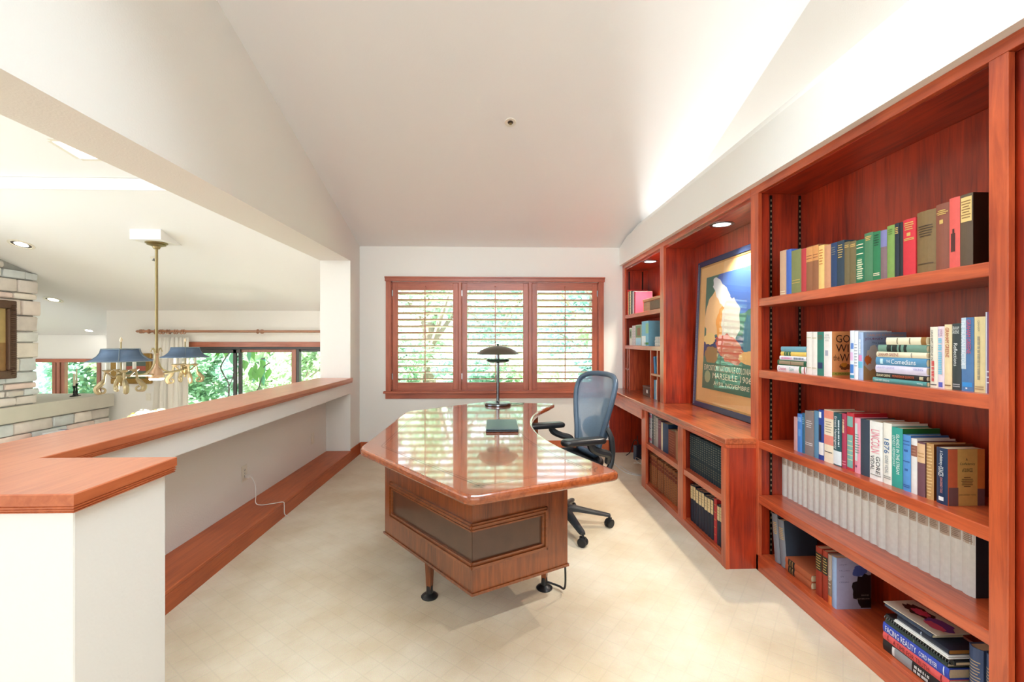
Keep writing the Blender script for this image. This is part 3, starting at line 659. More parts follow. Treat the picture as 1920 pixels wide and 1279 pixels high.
def book(label, loc, T, h, d, col, deco=(), rot=(0, 0, 0), group='books on the shelves', bulge=.003, cover=(), name='book', pages=None, soft=False):
    """origin at the foot of the spine-to-fore-edge middle; spine faces -X, front board faces -Y"""
    t = thing(name, label, 'book', loc, rot, group)
    cv = obj('cover', cover_mesh(T, h, d, bulge), cloth(col, .35 if soft else .6), t)
    tb_ = min(.0028, T * .12)
    obj('pages', bx(-d / 2 + bulge + .003, d / 2 - (.001 if soft else .005), -T / 2 + tb_, T / 2 - tb_, .001 if soft else .004, h - (.001 if soft else .004)), pages or PAGE, t)
    xs = -d / 2 - .0012
    for q in deco:
        k = q[0]
        if k == 'band': obj('spine_label', patch(T, d, bulge, h * q[1], h * q[2], *(q[4] if len(q) > 4 else (0, 1))), cloth(q[3]), cv)
        elif k == 'lines':   # tooled rules or illegible small print: kind, colour, z0, z1, count
            b = bm_()
            for i in range(q[4]):
                z = h * (q[2] + (q[3] - q[2]) * (i + .5) / q[4]); wd = random.uniform(.5, .8) if q[4] > 2 else .8
                bb = patch(T, d, bulge, z - min(.0018, h * (q[3] - q[2]) / q[4] * .3), z + min(.0018, h * (q[3] - q[2]) / q[4] * .3), .5 - wd / 2, .5 + wd / 2, .0012)
                me = bpy.data.meshes.new('x'); bb.to_mesh(me); bb.free(); b.from_mesh(me); bpy.data.meshes.remove(me)
            obj('tooling', b, INK(q[1]), cv)
        elif k == 'vt':      # lettering running down the spine: text, colour, z-centre, length, letter height, y offset (fractions of T)
            text(q[1], cv, (xs - .0004, q[6] * T if len(q) > 6 else 0, h * q[3]), (0, 0, -1), (0, -1, 0), h * q[4], T * q[5], INK(q[2]))
        elif k == 'vbar':    # illegible running print: colour, z-centre, length, height, y offset
            rd = random.Random(int(q[2] * 1000 + h * 9999)); b = bm_(); z = h * (q[2] + q[3] / 2); end = h * (q[2] - q[3] / 2); yo = (q[5] if len(q) > 5 else 0) * T; hh = q[4] * T / 2
            while z > end:
                l = rd.uniform(.25, .5) * q[4] * T; b.faces.new([b.verts.new((xs - .0004, yy, zz_)) for yy, zz_ in ((yo + hh, z), (yo - hh * rd.uniform(.6, 1), z), (yo - hh, max(end, z - l)), (yo + hh, max(end, z - l)))]) if z - end > .0015 else None
                z -= l + rd.choice((.1, .12, .14, .4)) * q[4] * T
            obj('lettering', b, INK(q[1]), cv)
        elif k == 'ht':      # lettering across the spine: text, colour, z-centre, width, height
            text(q[1], cv, (xs - .0004, 0, h * q[3]), (0, -1, 0), (0, 0, 1), T * q[4], h * q[5], INK(q[2]))
    for q in cover:
        k = q[0]; y = -T / 2 - .0006
        if k == 'panel':     # x0,x1,z0,z1 (fractions), colour
            b = bm_(); X = lambda f: -d / 2 + bulge + (d - bulge) * f
            e = q[6] if len(q) > 6 else 0
            b.faces.new([b.verts.new(p) for p in ((X(q[1]), y - e, h * q[3]), (X(q[2]), y - e, h * q[3]), (X(q[2]), y - e, h * q[4]), (X(q[1]), y - e, h * q[4]))])
            obj('cover_print', b, cloth(q[5], .4), cv)
        elif k == 'blob':    # cx, cz, rx, rz, colour, seed
            b = bm_(); rd = random.Random(q[6]); pts = []
            for i in range(26):
                a = 2 * math.pi * i / 26; f = rd.uniform(.75, 1.15)
                cx = min(.99, max(.01, q[1] + q[3] * f * math.cos(a))); cz_ = min(.99, max(.01, q[2] + q[4] * f * math.sin(a)))
                pts.append((-d / 2 + bulge + (d - bulge) * cx, y - .0004 - .0001 * q[6] % .001, h * cz_))
            b.faces.new([b.verts.new(p) for p in pts]); obj('cover_print', b, cloth(q[5], .4), cv)
        elif k == 'text':    # text, colour, cx, cz, w, h
            text(q[1], cv, (-d / 2 + bulge + (d - bulge) * q[3], y - .0014, h * q[4]), (1, 0, 0), (0, 0, 1), d * q[5], h * q[6], INK(q[2]))
    return t
def row(z, xs, items, ox, oy, sc, d, group, gap=.0006):
    """items: (u0, u1, vtop, colour, label, kwargs) read off a survey crop with origin (ox, oy) and scale sc"""
    out = []
    for it in items:
        u0, u1, vt, col, lb = it[:5]; kw = dict(it[5]) if len(it) > 5 else {}
        dd = kw.pop('d', d); x = kw.pop('x', xs)
        ya = on(ox + u0 / sc, 600, 0, x)[1]; yb = on(ox + u1 / sc, 600, 0, x)[1]
        zt = on(ox + (u0 + u1) / 2 / sc, oy + vt / sc, 0, x)[2]
        kw.setdefault('group', group)
        out.append(book(lb, (x + dd / 2, (ya + yb) / 2, z), ya - yb - gap, kw.pop('h', zt - z), dd, col, **kw))
    return out
GOLD, CRM = (206, 168, 92), (236, 222, 190)
# ---------------------------------------------------- top shelf: old cloth volumes rising to the right
G1 = 'old cloth books on the top shelf'
S1 = [
 (165, 213, 520, (206, 164, 132), 'tan worn book first in the top-shelf row, beside the blue one', {'deco': [('lines', CRM, .02, .12, 2)]}),
 (213, 252, 512, (70, 104, 186), 'bright blue cloth book on top shelf', {}),
 (252, 325, 515, (130, 132, 80), 'olive green cloth book between a blue and a thin red one, top shelf', {'deco': [('lines', GOLD, .22, .34, 2)]}),
 (325, 363, 505, (190, 58, 62), 'thin red book beside the olive green one, top shelf', {}),
 (363, 410, 490, (150, 94, 60), 'brown book with orange upper spine, next to the thin red book, top shelf', {'deco': [('band', .66, .985, (214, 146, 84)), ('lines', (150, 80, 40), .70, .82, 2)]}),
 (410, 455, 477, (150, 94, 60), 'brown book with orange upper spine, next to the cream-yellow book, top shelf', {'deco': [('band', .66, .985, (214, 146, 84)), ('lines', (150, 80, 40), .70, .82, 2)]}),
 (455, 498, 480, (238, 194, 116), 'cream-yellow book with orange print on top shelf', {'deco': [('lines', (196, 100, 40), .55, .92, 6)]}),
 (498, 547, 478, (206, 146, 106), 'plain tan book beside the navy one, top shelf', {}),
 (547, 593, 462, (36, 60, 98), 'navy cloth book with faded print, top shelf', {'deco': [('lines', (120, 120, 110), .72, .92, 4)]}),
 (593, 648, 447, (44, 60, 74), 'dark slate book with gold lettering lines, top shelf', {'deco': [('lines', GOLD, .62, .93, 6)]}),
 (648, 687, 455, (112, 96, 62), 'drab olive-brown book next to the dark slate one, top shelf', {'deco': [('lines', GOLD, .86, .94, 2)]}),
 (687, 736, 449, (116, 98, 62), 'drab olive-brown book next to the green scroll-ornamented one, top shelf', {'deco': [('lines', GOLD, .86, .94, 2)]}),
 (736, 798, 440, (28, 108, 74), 'green book with cream letters and scroll ornament, top shelf', {'deco': [('lines', CRM, .78, .93, 2), ('lines', CRM, .66, .70, 1), ('band', .08, .58, (90, 140, 96), (.22, .78)), ('lines', CRM, .10, .56, 9)]}),
 (798, 862, 387, (76, 124, 86), 'grey-green tall cloth book, top shelf', {'deco': [('lines', GOLD, .84, .94, 3)]}),
 (862, 920, 377, (40, 118, 74), 'deep green cloth book beside a violet one, top shelf', {'deco': [('lines', (20, 60, 40), .70, .95, 5), ('lines', CRM, .10, .17, 2)]}),
 (920, 968, 365, (130, 102, 104), 'faded violet and mauve cloth book, top shelf', {'deco': [('band', .66, .99, (126, 122, 168))]}),
 (968, 1025, 332, (126, 154, 76), 'light green cloth book, top shelf', {'deco': [('lines', (90, 120, 50), .82, .94, 3)]}),
 (1025, 1060, 315, (26, 34, 46), 'thin navy-black book with gold lines, top shelf', {'deco': [('lines', GOLD, .80, .93, 4)]}),
 (1060, 1088, 308, (22, 24, 26), 'thin plain black book, top shelf', {}),
 (1088, 1182, 282, (212, 48, 58), 'bright red book with gold lettering, top shelf', {'deco': [('lines', GOLD, .80, .95, 4), ('band', .70, .76, GOLD, (.35, .65)), ('lines', GOLD, .62, .67, 2)]}),
 (1182, 1328, 222, (126, 98, 58), 'thick worn brown book with frayed spine, top shelf', {'bulge': .008, 'deco': [('lines', (70, 50, 30), .58, .78, 5), ('lines', (80, 56, 32), .14, .17, 1)]}),
 (1328, 1434, 168, (136, 76, 56), 'thick chestnut-brown book with small gold crest, top shelf', {'bulge': .006, 'deco': [('lines', GOLD, .83, .91, 3), ('band', .70, .76, GOLD, (.36, .62))]}),
 (1434, 1515, 122, (224, 92, 82), 'tall salmon-red book with dark figure on spine, top shelf', {'deco': [('band', .24, .50, (80, 40, 34), (.2, .62)), ('band', .50, .56, (80, 40, 34), (.36, .56))]}),
 (1515, 1612, 96, (96, 76, 56), 'tall dark brown book with cream paper label, last on top shelf', {'deco': [('band', .62, .96, (232, 196, 124), (.08, .92)), ('lines', (150, 110, 60), .66, .92, 7)], 'cover': [('panel', 0, 1, .0, 1, (44, 30, 20))]}),
]
row(SH[0], 1.535, S1, 1420, 340, 4, .135, G1)
# ---------------------------------------------------- second shelf
G2 = 'novels on the second shelf'
X2 = 1.545
def stack(x, y0, z, items, group, d=.15):
    """horizontal pile: items bottom to top (length, thickness, colour, label, kwargs); y0 = near end"""
    for it in items:
        Lh, T, col, lb = it[:4]; kw = dict(it[4]) if len(it) > 4 else {}
        dy = kw.pop('dy', 0); dd = kw.pop('d', d); dx = kw.pop('dx', 0)
        book(lb, (x + dx + dd / 2, y0 + dy, z + T / 2), T, Lh, dd, col, rot=(R(-90), 0, kw.pop('rz', 0)), group=group, **kw)
        z += T + .0006
    return z
S2 = [
 (365, 405, 249, (238, 228, 218), 'cream hardback standing against the small pile, second shelf', {'deco': [('lines', (206, 190, 150), .84, .88, 1), ('lines', (206, 190, 150), .14, .18, 1)]}),
 (405, 445, 251, (238, 228, 218), 'cream hardback touching the teal-green book, second shelf', {'deco': [('lines', (206, 190, 150), .84, .88, 1), ('lines', (206, 190, 150), .14, .18, 1)]}),
 (445, 495, 250, (50, 122, 106), 'teal-green book with a navy square low on its spine, second shelf', {'deco': [('band', .16, .30, (36, 52, 92), (.1, .85)), ('lines', (120, 90, 70), .82, .94, 3)]}),
 (495, 555, 247, (240, 232, 226), 'white-spined novel with orange front cover, second shelf', {'d': .158, 'deco': [('ht', 'GONE', (176, 170, 164), .92, .5, .045), ('ht', 'WITH THE', (176, 170, 164), .86, .7, .04), ('ht', 'WIND', (176, 170, 164), .80, .5, .04), ('band', .46, .58, (176, 172, 186), (.2, .6))],
   'cover': [('panel', 0, 1, 0, 1, (226, 150, 92)), ('panel', 0, 1, .03, .10, (168, 160, 70), .0004), ('text', 'GONE', (60, 24, 14), .52, .84, .8, .17), ('text', 'WITH', (60, 24, 14), .52, .63, .8, .17), ('text', 'the', (60, 24, 14), .13, .42, .18, .13), ('text', 'WIND', (60, 24, 14), .62, .42, .75, .17), ('text', 'A MARGARET', (70, 60, 20), .45, .065, .75, .035), ('blob', .4, .22, .18, .07, (120, 70, 30), 3), ('blob', .36, .26, .10, .05, (200, 130, 40), 5)]}),
 (690, 722, 240, (224, 228, 240), 'thin white and blue patterned paperback, second shelf', {'soft': True, 'deco': [('band', .62, .74, (96, 136, 204), (.3, .9)), ('band', .12, .30, (70, 130, 206), (.1, .9)), ('band', .02, .08, (60, 150, 180), (0, 1)), ('band', .38, .55, (232, 190, 226), (.1, .8))]}),
 (722, 752, 244, (240, 240, 244), 'thin plain white paperback with small print, second shelf', {'soft': True, 'deco': [('lines', (150, 156, 170), .25, .75, 8)]}),
 (753, 790, 253, (168, 190, 226), 'thin pale blue paperback, its front cover showing a gull, second shelf', {'soft': True, 'd': .19, 'deco': [('band', .40, .52, (226, 140, 190), (.1, .8)), ('band', .25, .38, (110, 190, 220), (.0, .9)), ('vbar', (240, 244, 250), .70, .3, .4)],
   'cover': [('panel', 0, 1, 0, 1, (140, 158, 190)), ('panel', 0, 1, 0, .30, (176, 146, 100), .0003), ('blob', .24, .45, .22, .26, (196, 186, 180), 4), ('blob', .10, .42, .09, .1, (214, 110, 50), 8), ('text', 'CARLOS CASTANEDA', (226, 150, 90), .5, .94, .85, .045), ('text', 'JOURNEY TO IXTLAN', (120, 20, 60), .5, .855, .92, .06), ('text', 'The Lessons of Don', (40, 50, 90), .5, .78, .6, .035)]}),
 (1290, 1348, 212, (240, 228, 208), 'cream jacketed novel standing right after the tall pile, second shelf', {'deco': [('vt', 'GRAHAM GREENE IN', (50, 46, 44), .70, .5, .26, .12), ('vbar', (214, 60, 60), .27, .34, .34), ('lines', (90, 80, 80), .03, .07, 1)]}),
 (1348, 1398, 209, (236, 216, 222), 'white and pink novel with pale blue lettering, second shelf', {'deco': [('vt', 'GREENE', (150, 60, 120), .90, .12, .3, -.2), ('vt', 'GRAHAM', (120, 100, 180), .90, .12, .25, .2), ('vbar', (120, 190, 216), .52, .58, .55), ('band', .02, .10, (90, 100, 190), (.2, .8))]}),
 (1398, 1455, 194, (238, 214, 168), 'pale yellow novel with brown-red lettering, second shelf', {'deco': [('vt', 'GRAHAM GREENE', (176, 60, 40), .72, .46, .5), ('lines', (150, 110, 70), .04, .08, 1)]}),
 (1457, 1523, 186, (56, 62, 62), 'charcoal jacketed book with white lettering, second shelf', {'deco': [('ht', 'GRAHAM', (226, 226, 220), .93, .8, .05), ('ht', 'GREENE', (226, 226, 220), .87, .8, .05), ('vt', 'Reflections', (236, 236, 232), .53, .34, .42), ('lines', (170, 170, 170), .04, .10, 2)]}),
 (1525, 1618, 142, (84, 124, 172), 'tall blue and white jacketed novel with red lettering, second shelf', {'deco': [('band', .30, 1, (200, 214, 226), (0, .45)), ('vt', 'THE HUMAN FACTOR', (246, 246, 250), .66, .62, .34, .26), ('vt', 'GRAHAM GREENE', (216, 80, 96), .74, .46, .34, -.18), ('band', .06, .12, (60, 150, 220), (.1, .9)), ('band', .03, .05, (240, 240, 250), (.4, .55))]}),
 (1621, 1704, 136, (228, 206, 152), 'tall sand-coloured novel with thin grey script, second shelf', {'deco': [('vt', 'GRAHAM', (150, 140, 120), .88, .14, .22), ('vbar', (160, 150, 130), .45, .58, .22), ('lines', (180, 150, 110), .03, .09, 2)]}),
 (1706, 1750, 100, (126, 72, 112), 'purple book in shiny silvery wrapper at the stile, second shelf', {'deco': [('band', .0, 1, (206, 206, 216), (0, .42)), ('lines', (226, 220, 230), .1, .3, 3)]}),
]
row(SH[1], X2, S2, 1420, 560, 4, .15, G2)
yA = on(1420 + 364 / 4, 600, 0, X2)[1] + .001
stack(X2, yA, SH[1], [
 (.232, .034, (238, 230, 230), 'white novel with pink and green lettering, lowest in the small pile', {'deco': [('vt', 'Creation', (222, 110, 140), .80, .28, .55), ('vt', 'Gore', (110, 180, 170), .47, .16, .6), ('band', .15, .22, (60, 130, 80)), ('band', .03, .06, (170, 60, 60))]}),
 (.230, .028, (36, 92, 62), 'dark green book with tan label panel, in the small pile', {'deco': [('band', .07, .93, (160, 138, 110), (.2, .85)), ('lines', (110, 70, 50), .1, .9, 1)]}),
 (.212, .022, (238, 234, 240), 'white paperback with pink and grey lettering, middle of the small pile', {'deco': [('vbar', (230, 150, 190), .70, .42, .5), ('vbar', (130, 140, 160), .25, .36, .5)]}),
 (.202, .022, (236, 196, 96), 'yellow book with green label in the small pile', {'deco': [('band', .58, .85, (60, 104, 70)), ('lines', (210, 200, 120), .60, .83, 2)]}),
 (.200, .027, (112, 162, 176), 'pale teal book on top of the small pile', {}),
], 'small pile of books on the second shelf')
yB_ = on(1420 + 1288 / 4, 600, 0, X2)[1] + .001
stack(X2 - .01, yB_, SH[1], [
 (.232, .018, (88, 150, 146), 'thin teal paperback at the bottom of the tall pile', {'soft': True, 'deco': [('vt', 'GRAHAM GREENE', (226, 236, 230), .80, .30, .4), ('vt', 'Viking', (226, 236, 230), .10, .1, .45)]}),
 (.218, .020, (34, 30, 30), 'black book with orange lettering in the tall pile', {'deco': [('vt', 'GRAHAM GREENE', (236, 222, 180), .82, .30, .5), ('vt', 'MONSIGNOR QUIXOTE', (226, 104, 50), .42, .42, .5), ('band', .05, .12, (196, 180, 140), (.2, .8))]}),
 (.218, .030, (222, 212, 230), 'pale lavender book in the tall pile', {'deco': [('vt', 'GRAHAM GREENE', (176, 166, 206), .78, .38, .3, -.2), ('vt', 'VIKING', (150, 140, 190), .14, .18, .3, -.2)]}),
 (.217, .031, (86, 142, 178), 'blue book with big white title in the tall pile', {'deco': [('vt', 'THE', (240, 244, 246), .72, .08, .32), ('vt', 'Comedians', (240, 244, 246), .42, .48, .58), ('band', .84, .90, (200, 230, 236), (.15, .8))]}),
 (.213, .021, (238, 224, 192), 'cream book with dark red lettering in the tall pile', {'deco': [('vt', 'GRAHAM GREENE', (150, 50, 40), .74, .44, .6), ('lines', (150, 140, 130), .08, .46, 1)]}),
 (.206, .027, (112, 146, 128), 'sage green book with black labels in the tall pile', {'deco': [('band', .58, .80, (24, 34, 30)), ('band', .50, .54, (24, 34, 30)), ('band', .38, .44, (24, 34, 30)), ('lines', (120, 160, 140), .60, .78, 1)]}),
 (.168, .028, (238, 226, 194), 'cream book with brown end label on top of the tall pile', {'deco': [('band', .0, .12, (150, 104, 50)), ('lines', (110, 96, 80), .60, .80, 1), ('lines', (130, 110, 90), .22, .55, 1)]}),
], 'tall pile of books on the second shelf')
# ---------------------------------------------------- third shelf
G3 = 'mixed novels on the third shelf'
S3 = [
 (270, 297, 168, (196, 146, 146), 'thin frayed mauve book first on third shelf', {}),
 (297, 333, 145, (68, 126, 200), 'thin sky-blue book with faint ornament, third shelf', {'deco': [('lines', (150, 186, 230), .80, .92, 4), ('band', .42, .60, (96, 150, 214), (.25, .75))]}),
 (333, 353, 138, (40, 92, 122), 'very thin dark teal-blue book, third shelf', {'deco': [('lines', (150, 190, 200), .72, .9, 4)]}),
 (353, 420, 124, (134, 118, 116), 'taupe grey cloth book with pale lettering, third shelf', {'deco': [('lines', (214, 206, 206), .62, .80, 4), ('lines', (214, 206, 206), .22, .30, 2)]}),
 (422, 455, 122, (88, 132, 164), 'thin steel-blue book, third shelf', {}),
 (455, 497, 115, (40, 66, 146), 'royal blue photographic jacket with white patch, third shelf', {'deco': [('band', .84, .96, (236, 240, 246), (.1, .6)), ('band', .10, .35, (234, 226, 222), (.1, .95)), ('band', .38, .70, (20, 26, 50), (.1, .6))]}),
 (497, 567, 117, (240, 222, 196), 'cream jacket with salmon blocks, third shelf', {'deco': [('band', .84, .99, (232, 140, 118)), ('band', .34, .52, (228, 136, 120)), ('lines', (170, 150, 130), .56, .80, 5), ('lines', (60, 50, 46), .18, .22, 1)]}),
 (567, 627, 138, (40, 84, 92), 'dark teal jacket with white script running down, third shelf', {'deco': [('vt', 'Ernest Hemingway', (236, 240, 240), .62, .62, .4, .16), ('band', .02, .28, (228, 234, 236)), ('vbar', (220, 236, 240), .62, .5, .2, -.26)]}),
 (630, 665, 142, (176, 56, 86), 'rose-crimson thin book, third shelf', {'deco': [('vbar', (236, 210, 170), .76, .26, .4), ('lines', (220, 150, 160), .05, .15, 2)]}),
 (667, 722, 137, (196, 50, 60), 'red-edged boxed book with teal spine panels, third shelf', {'deco': [('band', .76, .94, (126, 176, 166), (.08, .86)), ('band', .05, .62, (126, 176, 166), (.08, .86)), ('lines', (214, 210, 170), .15, .55, 5)], 'cover': [('panel', 0, 1, 0, 1, (190, 30, 44))]}),
 (725, 769, 175, (232, 150, 168), 'pink book with pale patterned strip, third shelf', {'deco': [('band', .22, .90, (206, 222, 222), (.1, .6)), ('lines', (110, 140, 130), .35, .72, 8), ('band', .10, .14, (120, 60, 110), (.2, .5))]}),
 (771, 838, 186, (52, 64, 80), 'slate-black cloth book beside the big white novel, third shelf', {}),
 (838, 936, 203, (244, 240, 234), 'thick white novel with pink and black lettering, third shelf', {'deco': [('vt', 'LINCOLN', (232, 130, 150), .66, .40, .66), ('vt', 'GORE', (40, 40, 46), .26, .30, .32, -.2), ('vt', 'VIDAL', (40, 40, 46), .28, .26, .3, .22), ('lines', (150, 146, 140), .06, .10, 1)]}),
 (940, 1003, 214, (242, 236, 224), 'white novel with blue number lettering, third shelf', {'deco': [('vt', '1876', (30, 92, 150), .62, .24, .6), ('vt', 'GORE VIDAL', (120, 130, 140), .32, .30, .4), ('lines', (160, 156, 150), .08, .14, 2)]}),
 (1003, 1085, 248, (52, 160, 146), 'thick teal-green novel with white lettering, third shelf', {'deco': [('vt', 'ISLANDS IN THE STREAM', (240, 250, 246), .56, .66, .3, -.16), ('vt', 'ERNEST HEMINGWAY', (220, 240, 236), .60, .52, .26, .2)], 'cover': [('panel', 0, 1, 0, 1, (24, 104, 50))]}),
 (1087, 1146, 303, (86, 148, 212), 'light blue cloth book with small dark ornaments, third shelf', {'deco': [('lines', (50, 96, 160), .80, .92, 2), ('band', .70, .74, (50, 96, 160), (.2, .7)), ('lines', (50, 96, 160), .50, .56, 1), ('band', .36, .40, (50, 96, 160), (.3, .7)), ('lines', (50, 96, 160), .06, .12, 2)], 'cover': [('panel', 0, 1, 0, 1, (54, 104, 170))]}),
 (1148, 1194, 330, (232, 226, 222), 'white book with brown label near its top, third shelf', {'deco': [('band', .68, .88, (146, 92, 74)), ('lines', (180, 130, 110), .70, .86, 3)]}),
 (1195, 1254, 356, (112, 72, 82), 'mauve-brown book with tan upper label, third shelf', {'deco': [('band', .62, .97, (226, 184, 142)), ('lines', (190, 140, 90), .70, .82, 2)]}),
 (1256, 1312, 366, (196, 148, 92), 'gilt tan leather book with ribbed textured spine, third shelf', {'bulge': .006, 'deco': [('lines', (230, 196, 140), .05, .97, 16)], 'cover': [('panel', 0, 1, 0, 1, (128, 68, 30))]}),
 (1338, 1422, 400, (30, 54, 88), 'navy-spined paperback with golden front cover, last on third shelf', {'soft': True, 'd': .135, 'deco': [('vt', 'A Confederacy of', (240, 240, 240), .80, .30, .38), ('vt', 'DUNCES', (240, 240, 240), .58, .16, .45), ('vt', 'JOHN KENNEDY TOOLE', (226, 150, 140), .34, .28, .3), ('band', .06, .13, (240, 240, 240), (.25, .7))],
   'cover': [('panel', 0, 1, 0, 1, (240, 204, 122)), ('panel', 0, .26, 0, 1, (226, 120, 84), .0003), ('panel', .02, .28, 0, .32, (128, 100, 104), .0005), ('panel', .80, 1, .3, 1, (236, 146, 74), .0003), ('panel', .80, 1, 0, .3, (120, 92, 100), .0005), ('text', 'A', (70, 50, 30), .5, .82, .05, .045), ('text', 'Confederacy', (50, 40, 30), .52, .735, .40, .055), ('text', 'of DUNCES', (50, 40, 30), .52, .63, .28, .065),
     *[('panel', .52 - w, .52 + w, zc_ - .006, zc_ + .006, (128, 100, 58), .0009) for w, zc_ in ((.09, .50), (.15, .468), (.16, .436), (.14, .404), (.15, .372), (.09, .34))], ('text', 'JOHN KENNEDY TOOLE', (110, 84, 50), .52, .19, .46, .03)]}),
]
row(SH[2], 1.555, S3, 1420, 740, 4, .15, G3)
# ---------------------------------------------------- fourth shelf: matched grey-white set
ed = [175, 215, 253, 292, 328, 362, 412, 452, 500, 545, 600, 660, 713, 768, 825, 882, 950, 1042, 1125, 1187, 1277, 1352, 1437, 1522, 1625]
for k in range(24):
    ya = on(1420 + ed[k] / 4, 900, 0, 1.645)[1]; yb = on(1420 + ed[k + 1] / 4, 900, 0, 1.645)[1]; T = ya - yb - .0006
    last = k == 23
    book('grey-white volume with dark navy boards, last of the matched set on the fourth shelf' if last else 'one of the matched grey-white volumes with brownish title patch, fourth shelf',
         (1.645 + .07, (ya + yb) / 2, SH[3]), T, .236 + .004 * math.sin(k * 2.3), .14, (38, 50, 62) if last else (228, 228, 224), group='matched grey-white volumes on the fourth shelf', bulge=.007,
         deco=([('band', 0, 1, (228, 228, 224))] if last else []) + [('band', .76, .965, (196, 178, 162), (.06, .94)), ('lines', (150, 128, 112), .79, .95, 6)])
# ---------------------------------------------------- bottom shelf
G5 = 'books on the bottom shelf'; z5 = .089; X5 = 1.556
for k, (u0, u1) in enumerate(((1452, 1463), (1463.5, 1475))):
    ya = on(u0, 1000, 0, X5)[1]; yb = on(u1, 1000, 0, X5)[1]
    book(('slate-grey volume leaning on its twin, outer one beside the stile, bottom shelf', 'slate-grey volume with dark board, leaning, inner one beside the rust books')[k], (X5 + .09, (ya + yb) / 2, z5 + .002), ya - yb - .001, .262 - .012 * k, .18, (40, 50, 64), rot=(R(-7), 0, 0), group='leaning slate volumes', bulge=.004, deco=[('band', 0, 1, (128, 134, 144)), ('lines', GOLD, .58, .84, 7)])
stack(X5 - .004, 2.196, z5, [
 (.20, .036, (176, 92, 56), 'rust cloth volume with black label, lower one of two lying flat', {'d': .16, 'deco': [('band', .62, .88, (30, 26, 24)), ('lines', GOLD, .66, .84, 2)]}),
 (.20, .036, (176, 92, 56), 'rust cloth volume with black label, upper one of two lying flat', {'d': .16, 'deco': [('band', .62, .88, (30, 26, 24)), ('lines', GOLD, .66, .84, 2)]}),
], 'rust volumes lying on the bottom shelf')
S5 = [
 (1528.5, 1540, 1026, (156, 48, 26), 'brick-red volume with black gilt label, against the flat rust books', {'deco': [('band', .52, .88, (30, 34, 24)), ('lines', GOLD, .54, .86, 6)]}),
 (1541, 1551, 1033, (156, 48, 26), 'brick-red volume with black gilt label, against the grey and orange jacket', {'deco': [('band', .52, .88, (30, 34, 24)), ('lines', GOLD, .54, .86, 6)]}),
 (1551.5, 1558.5, 1040, (176, 160, 150), 'grey and orange photographic jacket, thin, bottom shelf', {'deco': [('band', .0, .17, (226, 120, 60)), ('band', .17, .5, (130, 106, 90)), ('lines', (220, 200, 180), .3, .6, 4)]}),
 (1559, 1567.5, 1044, (150, 176, 216), 'novel with misty blue cover and black tree shape, bottom shelf', {'d': .165, 'soft': True, 'cover': [('panel', 0, 1, 0, 1, (160, 156, 182)), ('blob', .66, .74, .2, .12, (70, 84, 150), 2), ('blob', .86, .36, .42, .32, (20, 18, 22), 6), ('blob', .6, .42, .12, .1, (24, 22, 30), 9), ('panel', .7, 1, .02, .2, (22, 20, 24), .0006),
    ('text', 'S N O W', (70, 70, 90), .18, .87, .2, .025), ('text', 'F A L L I N G', (70, 70, 90), .22, .755, .28, .025), ('text', 'O N', (70, 70, 90), .15, .64, .09, .025), ('text', 'C E D A R S', (70, 70, 90), .21, .53, .26, .025), ('text', 'D A V I D', (220, 210, 200), .82, .27, .2, .022), ('text', 'G U T E R S O N', (220, 210, 200), .76, .2, .36, .022)]}),
]
row(z5, X5, S5, 0, 0, 1, .15, G5)
zz = stack(X5 - .012, 1.503, z5, [
 (.265, .042, (24, 24, 28), 'thick black book with grey photograph on spine, bottom of the floor-level pile', {'d': .16, 'deco': [('band', .52, .80, (150, 152, 156), (.05, .95)), ('band', .80, .84, (226, 226, 226), (.1, .9)), ('vbar', (230, 230, 230), .38, .22, .26, .2), ('vbar', (230, 230, 230), .36, .24, .26, -.18)]}),
 (.265, .029, (228, 92, 92), 'coral-pink book with dark red title in the floor-level pile', {'d': .155, 'deco': [('vt', 'A TIME FOR TRUTH', (120, 20, 30), .54, .56, .6), ('lines', (150, 40, 40), .86, .96, 1), ('lines', (120, 30, 40), .04, .16, 1)]}),
 (.265, .037, (52, 78, 186), 'royal-blue book with bold white title in the floor-level pile', {'d': .155, 'deco': [('vt', 'FACING REALITY', (244, 246, 252), .70, .50, .62), ('vt', 'CORD MEYER', (244, 246, 252), .28, .26, .45), ('lines', (230, 236, 250), .05, .08, 1)]}),
 (.25, .015, (44, 62, 56), 'dark plaid-green notebook in the floor-level pile', {'d': .15, 'dy': .005, 'deco': [('lines', (110, 130, 90), .1, .9, 1)]}),
], 'floor-level pile of books', d=.16)
# spiral notebook, white folder and two paperbacks on the pile
sn = thing('spiral_notebook', 'black wire-bound notebook lying in the floor-level pile under a white folder', 'notebook', (X5 - .012 + .08, 1.638, zz + .0005), group='floor-level pile of books')
obj('cover', bx(-.07, .08, -.145, .13, 0, .016, bev=.002), BLACK, sn)
b = bm_()
for k in range(26): tube(b, [(-.074 + .011 * math.cos(a), -.138 + k * .0102, .009 + .0085 * math.sin(a)) for a in [2 * math.pi * i / 8 for i in range(8)]], .0013, 5, True)
obj('wire_binding', b, plain((120, 124, 128), .3, .9, name='wire'), sn)
obj('pages', bx(-.064, .078, -.1455, .1305, .004, .012), PAGE, sn)
zz += .018
wf = thing('paper_folder', 'white paper folder between the notebook and the paperbacks', 'folder', (X5 + .062, 1.625, zz), group='floor-level pile of books')
obj('leaf', bx(-.078, .09, -.125, .09, 0, .004, bev=.0015), PAPERW, wf); obj('leaf', bx(-.076, .088, -.122, .088, .0045, .010, bev=.0015), PAPERW, wf)
zz += .011
